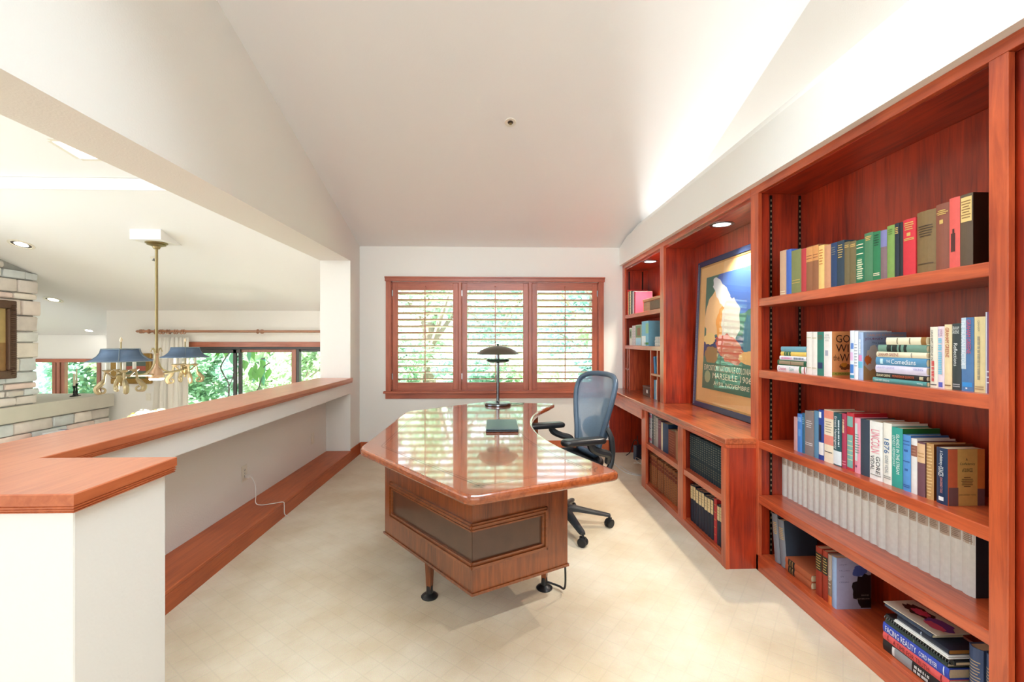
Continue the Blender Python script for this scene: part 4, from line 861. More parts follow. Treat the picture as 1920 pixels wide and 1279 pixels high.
stack(X5 - .008, 1.508, zz, [
 (.20, .017, (30, 38, 56), 'thick navy paperback with tan page edges, topmost but one in the floor-level pile', {'soft': True, 'd': .115, 'dy': .0, 'deco': [('lines', (200, 210, 226), .1, .9, 1)], 'pages': plain((176, 116, 50), .7, name='gilt_edges')}),
 (.196, .012, (52, 66, 88), 'slate-blue paperback under the magazine, floor-level pile', {'soft': True, 'd': .118, 'dy': .06, 'cover': []}),
], 'floor-level pile of books')
mg = thing('magazine', 'glossy magazine with pink and violet figure on the cover, topmost of the pile', 'magazine', (X5 + .058, 1.665, zz + .0305), (0, 0, R(2)), group='floor-level pile of books')
obj('cover', bx(-.062, .066, -.105, .108, 0, .004, bev=.001), plain((206, 192, 172), .25, name='glossy_paper'), mg)
def flat_blob(par, cx, cy, rx, ry, z, col, seed):
    rd = random.Random(seed); b = bm_()
    b.faces.new([b.verts.new((cx + rx * rd.uniform(.8, 1.15) * math.cos(2 * math.pi * i / 22), cy + ry * rd.uniform(.8, 1.15) * math.sin(2 * math.pi * i / 22), z)) for i in range(22)])
    return obj('cover_print', b, plain(col, .25, name='glossy_ink'), par)
flat_blob(mg, .012, .03, .034, .06, .0044, (44, 22, 26), 1); flat_blob(mg, .012, .025, .022, .030, .0048, (214, 70, 100), 2); flat_blob(mg, .01, -.05, .036, .045, .0046, (120, 70, 140), 3); flat_blob(mg, -.015, -.055, .02, .035, .005, (220, 90, 120), 4)
S6 = [
 (1811, 1838, 1213, (84, 106, 150), 'big blue-grey volume with gilt lines, beside the floor-level pile', {'bulge': .012, 'x': 1.60, 'deco': [('lines', (216, 196, 160), .35, .80, 9)]}),
 (1843, 1866, 1228, (84, 106, 150), 'big blue-grey volume with gilt lines, half behind the stile at floor level', {'bulge': .012, 'x': 1.60, 'deco': [('lines', (216, 196, 160), .35, .80, 9)]}),
]
row(z5, 1.60, S6, 0, 0, 1, .16, G5)
# ---------------------------------------------------- low cabinet
XL2 = 1.372
def even(y0, y1, n, z, x, hs, d, cols, labels, group, decos, bulge=.004):
    T = (y1 - y0) / n
    for k in range(n):
        f = lambda s: s[k % len(s)] if isinstance(s, list) else s
        hh = f(hs); book(f(labels), (x + d / 2, y1 - T * (k + .5), z), T - .0028, hh, d, f(cols), deco=f(decos), group=group, bulge=bulge)
leather = [('lines', (110, 56, 30), .06, .96, 12), ('band', .66, .76, (120, 44, 26)), ('band', .80, .88, (120, 44, 26))]
even(3.872, 4.06, 4, .054, XL2, [.262, .258, .262], .15, (158, 96, 56), 'one of four tooled tan-leather volumes against the far post of the low cabinet', 'tan-leather set in the low cabinet', [leather], .009)
even(3.72, 3.853, 3, .054, XL2, [.256, .26], .15, (150, 92, 56), 'one of three tan-leather volumes between two dark gaps, low cabinet floor', 'tan-leather set in the low cabinet', [leather], .009)
even(3.435, 3.70, 6, .054, XL2, [.262, .258, .255], .15, (158, 96, 56), 'one of six tooled tan-leather volumes in the middle of the low cabinet far bay', 'tan-leather set in the low cabinet', [leather], .009)
book('tan-leather volume set apart by a gap in the far bay of the low cabinet', (XL2 + .075, 3.40, .054), .045, .262, .15, (150, 90, 56), deco=leather, group='tan-leather set in the low cabinet', bulge=.006)
even(3.2705, 3.37, 2, .054, XL2, [.26], .15, (150, 88, 54), 'one of two tan-leather volumes tight against the middle post of the low cabinet', 'tan-leather set in the low cabinet', [leather], .006)
blk = [('lines', (126, 128, 110), .42, .95, 9), ('lines', (110, 108, 84), .12, .36, 4)]
even(2.66, 3.195, 17, .412, XL2, [.252, .25], .16, (26, 44, 52), 'one of the blue-black volumes with gilt lettering, upper near bay of low cabinet', 'blue-black set in the low cabinet', [blk], .005)
lab = [('band', .62, .965, (232, 208, 160), (.05, .95)), ('lines', (180, 150, 100), .70, .9, 3)]
even(2.84, 3.185, 8, .054, XL2, [.255, .26, .252], .15, (24, 34, 54), 'one of the navy volumes with tall cream label, between middle post and red book', 'navy set with cream labels in the low cabinet', [lab], .004)
book('red book with gilt bands standing among navy volumes in the low cabinet', (XL2 + .075, 2.815, .054), .036, .275, .15, (196, 50, 56), deco=[('lines', GOLD, .1, .95, 5)], group='navy set with cream labels in the low cabinet')
even(2.645, 2.795, 4, .054, XL2, [.25, .255], .15, (24, 34, 54), 'one of the navy volumes with tall cream label, between red book and end post', 'navy set with cream labels in the low cabinet', [lab], .004)
y = 4.06
for T, h, c, lb, dc in ((.07, .272, (240, 238, 240), 'white book with pink bands against the far post of the low cabinet', [('band', .82, .92, (226, 140, 170)), ('band', .08, .16, (226, 140, 170)), ('lines', (90, 110, 140), .4, .7, 2)]),
                        (.055, .262, (96, 104, 108), 'grey book with pale lettering, low cabinet', [('lines', (190, 186, 170), .2, .9, 6)]), (.045, .258, (150, 146, 140), 'light grey ornamented book, low cabinet', [('lines', (230, 224, 210), .2, .9, 8)]),
                        (.06, .25, (178, 172, 166), 'pale stone-coloured book, low cabinet', [('lines', (110, 110, 120), .5, .9, 4)]), (.07, .24, (128, 76, 92), 'mauve book, low cabinet', [('lines', (180, 150, 160), .7, .9, 2)]),
                        (.04, .23, (226, 214, 186), 'thin cream book beside the blue one, low cabinet', []), (.12, .238, (44, 72, 108), 'thick blue book, low cabinet', [('lines', (30, 50, 80), .8, .9, 1)]),
                        (.15, .205, (140, 66, 44), 'thick worn red-brown leather book, low cabinet', [('lines', (190, 110, 80), .08, .95, 9)]), (.12, .225, (168, 120, 84), 'tan cloth book half behind the middle post, low cabinet', [])):
    book(lb, (XL2 + .075, y - T / 2, .412), T - .002, h, .15, c, deco=dc, group='mixed books in the low cabinet'); y -= T
# ---------------------------------------------------- hutch shelves
XH = 1.53
y = 5.315
for T, h, d, c, lb, dc in ((.05, .295, .24, (222, 44, 44), 'tall bright red book on the upper hutch shelf', []), (.04, .27, .2, (226, 180, 120), 'tan and cream striped book on the upper hutch shelf', [('lines', (240, 220, 190), .1, .9, 8)]),
                           (.03, .272, .2, (60, 50, 46), 'thin dark brown book on the upper hutch shelf', []), (.06, .27, .2, (222, 206, 170), 'cream book on the upper hutch shelf', [('lines', (90, 80, 70), .2, .9, 6)]),
                           (.05, .266, .2, (36, 62, 60), 'dark green-black book on the upper hutch shelf', [('lines', (110, 120, 100), .3, .9, 5)]), (.06, .255, .21, (206, 200, 196), 'white-edged album on the upper hutch shelf', []),
                           (.05, .245, .19, (206, 52, 78), 'crimson-pink album facing out on the upper hutch shelf', [('lines', (150, 40, 60), .1, .9, 6)])):
    book(lb, (XH + d / 2, y - T / 2, 1.622), T - .002, h, d, c, deco=dc, group='books on the upper hutch shelf'); y -= T
bxx = thing('wooden_box', 'carved wooden box with two-tone front on the upper hutch shelf', 'box', (1.66, 4.45, 1.622))
WB1 = wood((150, 90, 50), (190, 130, 84), 'Y', name='box_wood'); WB2 = plain((96, 46, 22), .4, var=.4, scale=26, name='carved_wood')
obj('body', bx(-.12, .12, -.28, .28, 0, .1, bev=.004), WB1, bxx); obj('lid', bx(-.125, .125, -.285, .285, .102, .13, bev=.004), WB1, bxx); obj('carved_front', bx(-.125, -.118, -.27, .06, .008, .094, bev=.003), WB2, bxx)
obj('carved_side', bx(-.11, .11, -.287, -.279, .008, .094, bev=.003), WB2, bxx)
y = 5.31
GRN, BLU = (140, 170, 132), (86, 160, 190)
ylist = (('boxed set with green portrait panel, nearest the window on the middle hutch shelf', .10, .20, (226, 220, 206), [('band', .40, .92, GRN, (.15, .9)), ('band', .5, .8, (70, 60, 56), (.4, .75))]),
 ('pair of grey-spined boxed books lying below the portrait box', .0, 0, None, None),
 ('slim off-white book with faint lines, middle hutch shelf', .05, .222, (216, 208, 204), [('lines', (170, 150, 150), .1, .9, 6)]), ('second slim pinkish-white book, middle hutch shelf', .05, .222, (222, 206, 204), [('lines', (170, 150, 150), .1, .9, 6)]),
 ('box with green border and brown round picture, middle hutch shelf', .20, .225, (196, 196, 176), [('band', .40, .96, (120, 150, 110), (.05, .95)), ('band', .48, .86, (150, 96, 70), (.3, .8)), ('band', .02, .36, (170, 210, 228), (.05, .95))]),
 ('blue and white illustrated tall box, middle hutch shelf', .22, .255, (126, 184, 208), [('band', .0, .4, (232, 238, 240), (0, .6)), ('band', .05, .14, (70, 140, 70), (.4, 1)), ('band', .5, .9, (150, 190, 150), (.6, 1))]))
y = 5.20
for lb, T, h, c, dc in ylist:
    if not c: continue
    book(lb, (XH + .075, y - T / 2, 1.27), T - .003, h, .15, c, deco=dc, group='boxed books on the middle hutch shelf', bulge=.001); y -= T + .012
stack(XH, 4.155, 1.27, [(.20, .03, (206, 200, 192), 'grey striped case, lowest of three stacked on the middle hutch shelf', {'deco': [('lines', (90, 100, 110), .1, .9, 3)]}), (.20, .03, (196, 196, 192), 'grey striped case, middle of three stacked on the middle hutch shelf', {'deco': [('lines', (90, 100, 110), .1, .9, 3)]}), (.19, .03, (200, 190, 182), 'grey striped case, topmost of three stacked on the middle hutch shelf', {'deco': [('lines', (110, 90, 90), .1, .9, 3)]})], 'stacked cases on the middle hutch shelf')
book('dark brown framed album standing behind the stacked cases, middle hutch shelf', (1.76, 4.26, 1.27), .03, .235, .045, (70, 34, 26), rot=(0, 0, R(90)), group='boxed books on the middle hutch shelf')
book('light blue book leaning in the upper pigeonhole', (XH + .07, 4.355, 1.005), .045, .165, .14, (70, 132, 178), rot=(R(-9), 0, 0), group='books in the right pigeonholes')
book('red book in the upper pigeonhole beside the stile', (XH + .07, 4.165, 1.005), .04, .18, .14, (196, 40, 36), group='books in the right pigeonholes', deco=[('lines', GOLD, .7, .9, 2)])
book('pale blue book in the lower pigeonhole', (XH + .07, 4.36, ZC), .045, .185, .14, (96, 150, 182), group='books in the right pigeonholes')
book('white book in the lower pigeonhole', (XH + .07, 4.315, ZC), .035, .19, .14, (222, 222, 220), group='books in the right pigeonholes')
book('deep blue book in the lower pigeonhole, taller of the two', (XH + .07, 4.195, ZC), .035, .172, .14, (40, 84, 140), group='books in the right pigeonholes')
book('deep blue book in the lower pigeonhole, shorter, against the stile', (XH + .07, 4.158, ZC), .035, .168, .14, (40, 84, 140), group='books in the right pigeonholes')
book('dark navy book in the lower left pigeonhole', (XH + .09, 5.17, ZC), .03, .16, .14, (44, 52, 84), group='books in the left pigeonholes')
ck = thing('small_chest', 'small brown chest with metal label holder on the worktop', 'box', (1.62, 4.58, ZC))
obj('body', bx(-.085, .085, -.15, .15, 0, .075, bev=.004), plain((82, 44, 34), .4, name='brown_leather'), ck); obj('lid', bx(-.088, .088, -.153, .153, .077, .10, bev=.005), plain((92, 52, 40), .4, name='brown_leather_lid'), ck)
lh = obj('label_holder', bx(-.091, -.0855, -.035, .025, .03, .07, bev=.001), METAL, ck); obj('paper_label', bx(-.0915, -.0905, -.025, .015, .037, .063), PAPERW, lh)
# ---------------------------------------------------- framed poster leaning in the niche
PW, PH = 1.12, 1.245
po = thing('framed_poster', 'large framed colourful poster leaning in the cherry niche', 'picture', (1.735, 3.95 - PW / 2, ZC + .0015), (0, R(2.4), 0))
NAV = plain((44, 58, 92), .35, .2, name='navy_frame'); FRG = plain((190, 150, 92), .4, .3, name='gilt_slip'); MATB = plain((226, 182, 122), .8, name='mat_board')
def frame(par, nm, m, w0, w1, h0, h1, t, x0, x1, bev=.003):
    for nm_, a in (('rail', (w0, w1, h0, h0 + t)), ('rail', (w0, w1, h1 - t, h1)), ('stile', (w0, w0 + t, h0 + t, h1 - t)), ('stile', (w1 - t, w1, h0 + t, h1 - t))):
        obj(nm + '_' + nm_, bx(x0, x1, a[0], a[1], a[2], a[3], bev=bev), m, par)
h2 = PW / 2
frame(po, 'frame', NAV, -h2, h2, 0, PH, .045, -.012, .016); frame(po, 'slip', FRG, -h2 + .045, h2 - .045, .045, PH - .045, .014, -.006, .012, .001)
b = bm_()
for k in range(110):
    z = .02 + k * .011
    for s in (-1, 1): box(b, -.0135, -.011, s * (h2 - .012), s * (h2 - .034), z, z + .005)
obj('ribbing', b, plain((150, 160, 176), .4, .3, name='silvery_ribs'), po)
obj('mat_board', bx(-.002, .006, -h2 + .055, h2 - .055, .055, PH - .055), MATB, po)
IW, IZ0, IZ1 = h2 - .16, .17, PH - .15
pr_ = obj('print', bx(-.004, -.002, -IW, IW, IZ0, IZ1), plain((70, 122, 106), .6, var=.12, scale=8, name='green_ink'), po)
def pq(y0, y1, z0, z1, c, e, nm='colour_patch'):
    b = bm_(); b.faces.new([b.verts.new((-.004 - e, y, z)) for y, z in ((y0, z0), (y1, z0), (y1, z1), (y0, z1))]); obj(nm, b, plain(c, .6, name='poster_ink'), pr_)
def pb_(cy, czz, ry, rz, c, e, seed, rot=0):
    rd = random.Random(seed); b = bm_(); pts = []
    for i in range(30):
        a = 2 * math.pi * i / 30; f = rd.uniform(.88, 1.1); p, q = ry * f * math.cos(a), rz * f * math.sin(a)
        pts.append((-.004 - e, max(-IW, min(IW, cy + p * math.cos(rot) - q * math.sin(rot))), max(IZ0, min(IZ1, czz + p * math.sin(rot) + q * math.cos(rot)))))
    b.faces.new([b.verts.new(p) for p in pts]); obj('colour_patch', b, plain(c, .6, name='poster_ink'), pr_)
# loose abstract colour fields in the poster's palette
pq(-IW, IW, .44, .60, (44, 70, 112), .0004)
pb_(-.06, .95, .30, .17, (64, 104, 176), .0006, 3, .3); pb_(.24, .78, .16, .20, (226, 186, 136), .0007, 4, .4); pb_(.12, .93, .20, .07, (224, 226, 226), .0009, 5, .7)
pb_(.10, .70, .10, .13, (226, 156, 78), .0010, 6); pb_(-.02, .72, .14, .18, (214, 206, 196), .0011, 7); pb_(-.02, .50, .22, .10, (196, 84, 66), .0012, 8, .3)
pb_(-.28, .60, .08, .15, (64, 120, 140), .0013, 9); pb_(.26, .45, .12, .07, (150, 122, 76), .0012, 10); pb_(-.30, .44, .14, .05, (226, 176, 110), .0014, 11); pb_(.30, .58, .10, .05, (226, 196, 130), .0015, 12)
pq(-IW, IW, IZ0, .385, (56, 112, 92), .0016, 'title_band')
LET = INK((236, 226, 196))
for s, z, w, hh, yc in (('EXPOSITION NATIONALE COLONIALE', .345, .74, .045, 0), ('MARSEILLE 1906', .285, .56, .045, -.06), ('AVRIL NOVEMBRE', .225, .52, .032, -.06)):
    text(s, pr_, (-.0062, yc, z), (0, -1, 0), (0, 0, 1), w, hh, LET)
b = bm_(); lathe(b, [(.05, 0), (.05, .001)], 20, Matrix.Translation((-.0062, .31, .27)) @ Matrix.Rotation(R(90), 4, 'Y')); obj('rosette', b, INK((150, 170, 130)), pr_)
obj('glazing', bx(-.0085, -.0075, -h2 + .058, h2 - .058, .058, PH - .058), GLASS, po)
# ================================================================== SMALL FITTINGS IN THE STUDY
def wallplate(name, label, cat, x, y, z, duplex=True, ax='X'):
    t = thing(name, label, cat, (x, y, z), (0, 0, 0 if ax == 'X' else R(-90)))
    obj('plate', bx(0, .006, -.036, .036, -.058, .058, bev=.003, seg=2), IVORY, t)
    if duplex:
        for s in (-1, 1):
            f = obj('socket', bx(.005, .0085, -.017, .017, s * .021 - .014, s * .021 + .014, bev=.003), IVORY, t)
            b = bm_(); box(b, .0085, .009, -.008, -.005, s * .021 - .003, s * .021 + .007); box(b, .0085, .009, .005, .008, s * .021 - .003, s * .021 + .007); obj('slot', b, BLACKM, f)
        obj('screw', bx(.006, .0075, -.003, .003, -.003, .003), METAL, t)
    else:
        obj('rocker', bx(.005, .010, -.016, .016, -.033, .033, bev=.003), IVORY, t)
    return t
wallplate('outlet', 'ivory wall outlet with a white plug in it, low in the recess', 'outlet', -1.862, 3.42, .345)
wallplate('blank_plate', 'ivory wall plate with nothing plugged in, low in the recess near the column', 'wall plate', -1.862, 4.67, .335, False)
cb = thing('white_cord', 'white charging cord plugged into recess outlet and trailing over the wooden ledge', 'cord', (-1.85, 3.42, .33))
obj('plug', bx(.0, .03, -.012, .012, -.022, .004, bev=.005, seg=2), PAPERW, cb)
b = bm_(); tube(b, smooth_path([(.028, 0, -.008), (.05, -.005, -.02), (.075, -.01, -.07), (.085, -.02, -.14), (.09, -.03, -.195), (.13, -.035, -.2085), (.20, -.01, -.2085), (.262, .02, -.208), (.2685, .026, -.232), (.270, .03, -.30), (.285, .05, -.325)], 8), .0032, 7); obj('cable', b, PAPERW, cb, smooth=True)
sk = thing('sprinkler_head', 'round recessed sprinkler head in the sloped white ceiling', 'sprinkler', (.107, 3.51, cz(3.51)), (math.atan(CS) * -1, 0, 0))
b = bm_(); lathe(b, [(.045, 0), (.044, -.006), (.034, -.008), (.022, -.004), (.021, -.001)], 28, cap=False); obj('trim_ring', b, IVORY, sk, smooth=True)
b = bm_(); lathe(b, [(.021, -.003), (.018, -.004)], 20); obj('recess', b, plain((70, 54, 40), .6, name='dark_recess'), sk)
b = bm_(); lathe(b, [(.004, -.003), (.004, -.014), (.012, -.016), (.012, -.018), (.003, -.02)], 14); obj('deflector', b, BRASS, sk, smooth=True)
# cables and charger in the kneehole
pa = thing('power_adapter', 'dark laptop charger brick standing in the kneehole with cables', 'charger', (1.58, 5.02, 0), (0, 0, R(20)))
obj('brick', bx(-.05, .05, -.03, .03, .0, .16, bev=.01, seg=2), plain((60, 74, 98), .35, name='blue_black_plastic'), pa); b = bm_(); tube(b, smooth_path([(0, 0, .158), (.01, .03, .2), (0, .08, .19), (-.02, .12, .06), (-.05, .16, .012)]), .005); obj('lead', b, BLACKM, pa, smooth=True)
for k, (c, lb, pts) in enumerate((((226, 224, 220), 'tangled white cable on carpet in the kneehole', [(-.02, .0, .004), (.05, -.1, .03), (.0, -.18, .07), (.08, -.22, .004), (.02, -.30, .06), (.1, -.34, .01), (.0, -.42, .004), (-.12, -.45, .004), (-.22, -.30, .004), (-.24, .15, .004)]),
                                 ((40, 40, 42), 'black cable draped across the kneehole back', [(.16, .45, .20), (.12, .3, .12), (.1, .1, .05), (.12, -.1, .02), (.08, -.3, .03), (.1, -.45, .02)]),
                                 ((216, 212, 206), 'second white cable running out of the kneehole', [(.1, .0, .01), (.02, .05, .05), (-.02, -.12, .05), (.05, -.25, .02), (-.04, -.36, .05), (.03, -.42, .006), (-.15, -.38, .004), (-.2, -.1, .004)]))):
    t = thing('cable', lb, 'cable', (1.50, 4.86, 0)); b = bm_(); tube(b, smooth_path(pts, 8), .0045, 6); obj('lead', b, plain(c, .45, name='cable_jacket'), t, smooth=True)
# spot fitting behind the camera
sf = thing('spotlight', 'small white ceiling spotlight out of view behind the viewpoint', 'light', (1.72, -.05, cz(-.05)))
b = bm_(); lathe(b, [(.05, -.005), (.05, -.02), (.012, -.024), (.012, -.05)], 20); obj('mount', b, IVORY, sf)

# ================================================================== GREAT ROOM FURNISHINGS
STN = [plain(c, .85, var=.18, scale=9, bump=.5, name='stone') for c in ((232, 218, 208), (220, 210, 202), (236, 226, 214), (212, 216, 216), (228, 206, 196), (206, 198, 188), (232, 232, 228))]
fp = thing('fireplace', 'stacked-stone fireplace with pale mantel slab in the lower room', 'fireplace')
FX = -6.0
MORT = plain((166, 166, 160), .9, var=.2, scale=20, name='mortar')
def roofcut(y): return cz(y) - .003
b = bm_()
rings_solid(b, [[(-7.2, 4.6, .5), (FX - .03, 4.6, .5), (FX - .03, 4.6, roofcut(4.6)), (-7.2, 4.6, roofcut(4.6))], [(-7.2, 6.13, .5), (FX - .03, 6.13, .5), (FX - .03, 6.13, roofcut(6.13)), (-7.2, 6.13, roofcut(6.13))]])
obj('chimney_breast', b, MORT, fp)
b = bm_(); box(b, -7.2, FX - .03, 4.6, 7.27, GF, .31); obj('hearth_wall', b, MORT, fp)
obj('mantel', bx(-7.2, FX + .04, 4.6, 7.31, .305, .505, bev=.012, seg=2), plain((206, 200, 186), .7, var=.08, scale=5, bump=.15, name='limestone'), fp)
rs = random.Random(21)
def stone(x0, x1, y0, y1, z0, z1, zcut=None):
    b = bm_(); box(b, x0, x1, y0, y1, z0, z1, min(.02, (z1 - z0) * .22), 2)
    for v in b.verts: v.co += Vector((rs.uniform(-.006, .006), rs.uniform(-.005, .005), rs.uniform(-.004, .004)))
    if zcut:
        for v in b.verts: v.co.z = min(v.co.z, cz(v.co.y) - .006)
    obj('stone', b, STN[rs.randrange(len(STN))], fp, smooth=True)
z = .512
while z < 2.42:
    hh = rs.choice((.085, .11, .14, .17, .2)); y = 6.16 + rs.uniform(-.035, .025)
    first = True
    while y > 5.15:
        wdt = rs.uniform(.16, .42); y0 = max(5.12, y - wdt)
        if z + .05 < cz(y) and y - y0 > .04: stone(FX - .10, FX + rs.uniform(.0, .025), y0 + .009, y, z + .007, z + hh - .005, True)
        y = y0
    z += hh
z = .295
while z > -.3:
    hh = rs.choice((.07, .09, .11, .15)); y = 7.28 + rs.uniform(-.03, .01)
    while y > 5.3:
        wdt = rs.uniform(.2, .55); y0 = max(5.27, y - wdt)
        if y - y0 > .05: stone(FX - .10, FX + rs.uniform(.0, .025), y0 + .008, y, z - hh + .006, z - .004)
        y = y0
    z -= hh
# the far return end of the chimney seen past its corner
GLD = plain((170, 132, 70), .4, .6, var=.3, scale=40, bump=.4, name='gilt'); BRN = plain((96, 70, 54), .45, .3, var=.3, scale=60, bump=.4, name='carved_brown')
def painting(name, label, loc, rz, w, h, fm, t, patches, beads=0):
    o = thing(name, label, 'painting', loc, (0, 0, rz))
    # local: faces -Y, width along X
    for nm, a in (('frame_rail', (-w / 2, w / 2, 0, t)), ('frame_rail', (-w / 2, w / 2, h - t, h)), ('frame_stile', (-w / 2, -w / 2 + t, t, h - t)), ('frame_stile', (w / 2 - t, w / 2, t, h - t))):
        fo = obj(nm, bx(a[0], a[1], -.05, 0, a[2], a[3], bev=.014, seg=2), fm, o)
        obj('inner_lip', bx(a[0] + (t * .6 if nm[-1] == 'e' and a[0] > 0 else 0) * 0, a[1], -.03, -.005, a[2], a[3]), GLD, fo) if False else None
    if beads:
        b = bm_()
        for k in range(beads):
            z_ = t * .5 + (h - t) * k / (beads - 1)
            for s in (-1, 1): lathe(b, [(.001, -.012), (.012, -.004), (.012, .004), (.001, .012)], 6, Matrix.Translation((s * (w / 2 - t * .45), -.055, z_)) @ Matrix.Rotation(R(90), 4, 'Y') @ Matrix.Scale(t * 32, 4, (0, 0, 1)), cap=False)
        obj('carved_ribs', b, fm, o)
    cv = obj('canvas', bx(-w / 2 + t, w / 2 - t, -.012, -.004, t, h - t), plain(patches[0], .5, var=.35, scale=6, name='oil_paint'), o)
    for x0, x1, z0, z1, c in patches[1:]:
        obj('painted_area', bx(x0 * (w - 2 * t), x1 * (w - 2 * t), -.0135, -.012, t + z0 * (h - 2 * t), t + z1 * (h - 2 * t), bev=.0), plain(c, .5, var=.4, scale=14, name='oil_paint'), cv)
    return o
painting('painting', 'painting in dark carved ribbed frame on the stone chimney', (FX + .03, 5.38, .86), R(90), .90, .955, BRN, .10, [(176, 150, 96), (-.5, .5, 0, .45, (140, 104, 60))], 34)
painting('painting', 'landscape painting in wide gilt frame on the far wall beside the curtain', (-5.75, YG - .001, .645), 0, .62, .48, GLD, .085, [(92, 108, 100), (-.2, .45, .38, .62, (176, 92, 76)), (-.5, .5, 0, .3, (110, 120, 80))])
wallplate('light_switch', 'ivory light switch on the far wall below the gilt-framed painting', 'switch', -5.51, YG - .007, .435, False, 'Y')
for k, (y, hh, lb) in enumerate(((6.92, .33, 'shorter dark candlestick with cream candle on the mantel'), (6.98, .40, 'taller dark candlestick with slim candle on the mantel'))):
    t = thing('candlestick', lb, 'candlestick', (-6.22 - .02 * k, y, .505)); zt = hh * .45
    b = bm_(); lathe(b, [(.05, 0), (.05, .008), (.02, .018), (.012, .04), (.017, .06), (.010, .09), (.010, zt - .03), (.02, zt - .02), (.012, zt - .01), (.028, zt), (.028, zt + .006)], 18); obj('stem', b, plain((38, 40, 38), .45, .4, name='dark_iron'), t, smooth=True)
    b = bm_(); lathe(b, [(.014 if k == 0 else .011, zt + .006), (.012 if k == 0 else .007, hh), (.002, hh + .008)], 14); obj('candle', b, plain((226, 214, 186), .5, name='wax'), t, smooth=True)
fb = thing('striped_box', 'small red, white and blue striped box by the fireplace', 'box', (-5.80, 6.19, .045)); fb.location.z = .03
obj('body', bx(-.05, .05, -.13, .13, 0, .10, bev=.004), plain((236, 236, 240), .5, name='white_card'), fb); obj('blue_corner', bx(-.052, .052, .09, .132, .05, .102), plain((44, 56, 110), .5, name='blue_card'), fb); obj('red_band', bx(-.052, .052, -.132, .132, 0, .042), plain((190, 60, 64), .5, name='red_card'), fb)
sb = thing('log_holder', 'low brown bench against the stone hearth wall, under the striped box', 'bench', (-5.80, 6.19, GF)); obj('seat', bx(-.15, .15, -.35, .35, .75, .789, bev=.004), LEDW, sb)
for sx in (-1, 1):
    for sy in (-1, 1): obj('leg', bx(sx * .13 - .02, sx * .13 + .02, sy * .32 - .02, sy * .32 + .02, 0, .75), LEDW, sb)
# curtain and rod
cu = thing('curtain', 'ivory pinch-pleated curtain panel hanging beside the sliding door', 'curtain', (-5.1, 7.26, GF))
b = bm_(); NX, NZ = 90, 14; g = []
for j in range(NZ + 1):
    f = j / NZ; z = .02 + (2.14 - .02) * f; x0 = -.315 + .13 * f; x1 = .30 - .0 * f; rowv = []
    for i in range(NX + 1):
        s = i / NX; ph = s * math.pi * 2 * 7.5
        amp = (.030 + .022 * math.sin(s * 17)) * (1 if f < .9 else max(.35, (1 - f) * 6))
        rowv.append(b.verts.new((x0 + (x1 - x0) * s + .006 * math.sin(ph * 2 + f * 2), amp * math.sin(ph + .5 * math.sin(f * 3)) + .012 * math.sin(s * 40 + f * 4), z)))
    g.append(rowv)
for j in range(NZ):
    for i in range(NX): b.faces.new((g[j][i], g[j][i + 1], g[j + 1][i + 1], g[j + 1][i]))
o = obj('drape', b, plain((228, 222, 212), .8, var=.04, scale=90, name='linen'), cu, smooth=True); md = o.modifiers.new('thickness', 'SOLIDIFY'); md.thickness = .003
RODW = wood((140, 92, 66), (176, 124, 94), 'X', name='rod_wood')
rd_ = thing('curtain_rod', 'turned wooden curtain rod with finial above the sliding door', 'curtain rod', (-5.5, 7.26, 1.47))
MX = Matrix.Rotation(R(90), 4, 'Y')
b = bm_(); lathe(b, [(.019, 0.02), (.019, 3.55)], 14, MX); obj('pole', b, RODW, rd_, smooth=True)
b = bm_(); lathe(b, [(.004, -.10), (.016, -.09), (.02, -.075), (.012, -.06), (.03, -.04), (.033, -.015), (.026, .0), (.03, .01), (.03, .02), (.02, .03)], 16, MX); obj('finial', b, RODW, rd_, smooth=True)
for x in (.10, 1.76, 3.3):
    b = bm_(); box(b, x - .015, x + .015, 0, .14, -.012, .012); tube(b, [(x, .026 * math.cos(a), .026 * math.sin(a)) for a in [2 * math.pi * k / 12 for k in range(12)]], .012, 8, True); lathe(b, [(.035, 0), (.035, .012)], 16, Matrix.Translation((x, .14, 0)) @ Matrix.Rotation(R(90), 4, 'X')); obj('bracket', b, RODW, rd_, smooth=True)
for k in range(9):
    x = .20 + k * .054 + (.02 if k % 2 else 0); b = bm_(); tube(b, [(x + .008 * math.sin(a + k), .031 * math.cos(a), .031 * math.sin(a) - .008) for a in [2 * math.pi * i / 16 for i in range(16)]], .0075, 6, True); obj('ring', b, RODW, rd_, smooth=True)
# recessed lights and sprinkler in the lower room's sloped ceiling
for u, v, lb in ((40, 458, 'recessed ceiling light with dark rim above the stone chimney'), (100, 562, 'recessed ceiling light beyond the chimney, near the alcove')):
    r_ = ray(u, v); k = (CZ + CS * YB - CAM_H) / (r_[2] + CS * r_[1]); P = Vector((0, 0, CAM_H)) + r_ * k
    t = thing('recessed_light', lb, 'light', P, (-math.atan(CS), 0, 0), group='recessed ceiling lights')
    b = bm_(); lathe(b, [(.115, -.001), (.115, -.005), (.09, -.008), (.088, -.002)], 30, cap=False); obj('trim_ring', b, IVORY, t, smooth=True)
    b = bm_(); lathe(b, [(.088, -.003), (.06, -.0025)], 30, cap=False); obj('baffle', b, plain((90, 86, 80), .3, .6, name='baffle_metal'), t)
    b = bm_(); lathe(b, [(.06, -.0035), (.058, -.004)], 24); obj('lens', b, emit((255, 246, 230), 4, 'warm_lens'), t)
t = thing('alcove_light', 'small glowing recessed light where the ceiling meets the alcove wall', 'light', (-7.25, 8.35, cz(8.35)), (-math.atan(CS), 0, 0))
b = bm_(); lathe(b, [(.07, -.001), (.07, -.005), (.05, -.006)], 20); obj('trim_ring', b, IVORY, t); b = bm_(); lathe(b, [(.05, -.006), (.045, -.009)], 20); obj('lens', b, emit((255, 250, 240), 12, 'bright_lens'), t)
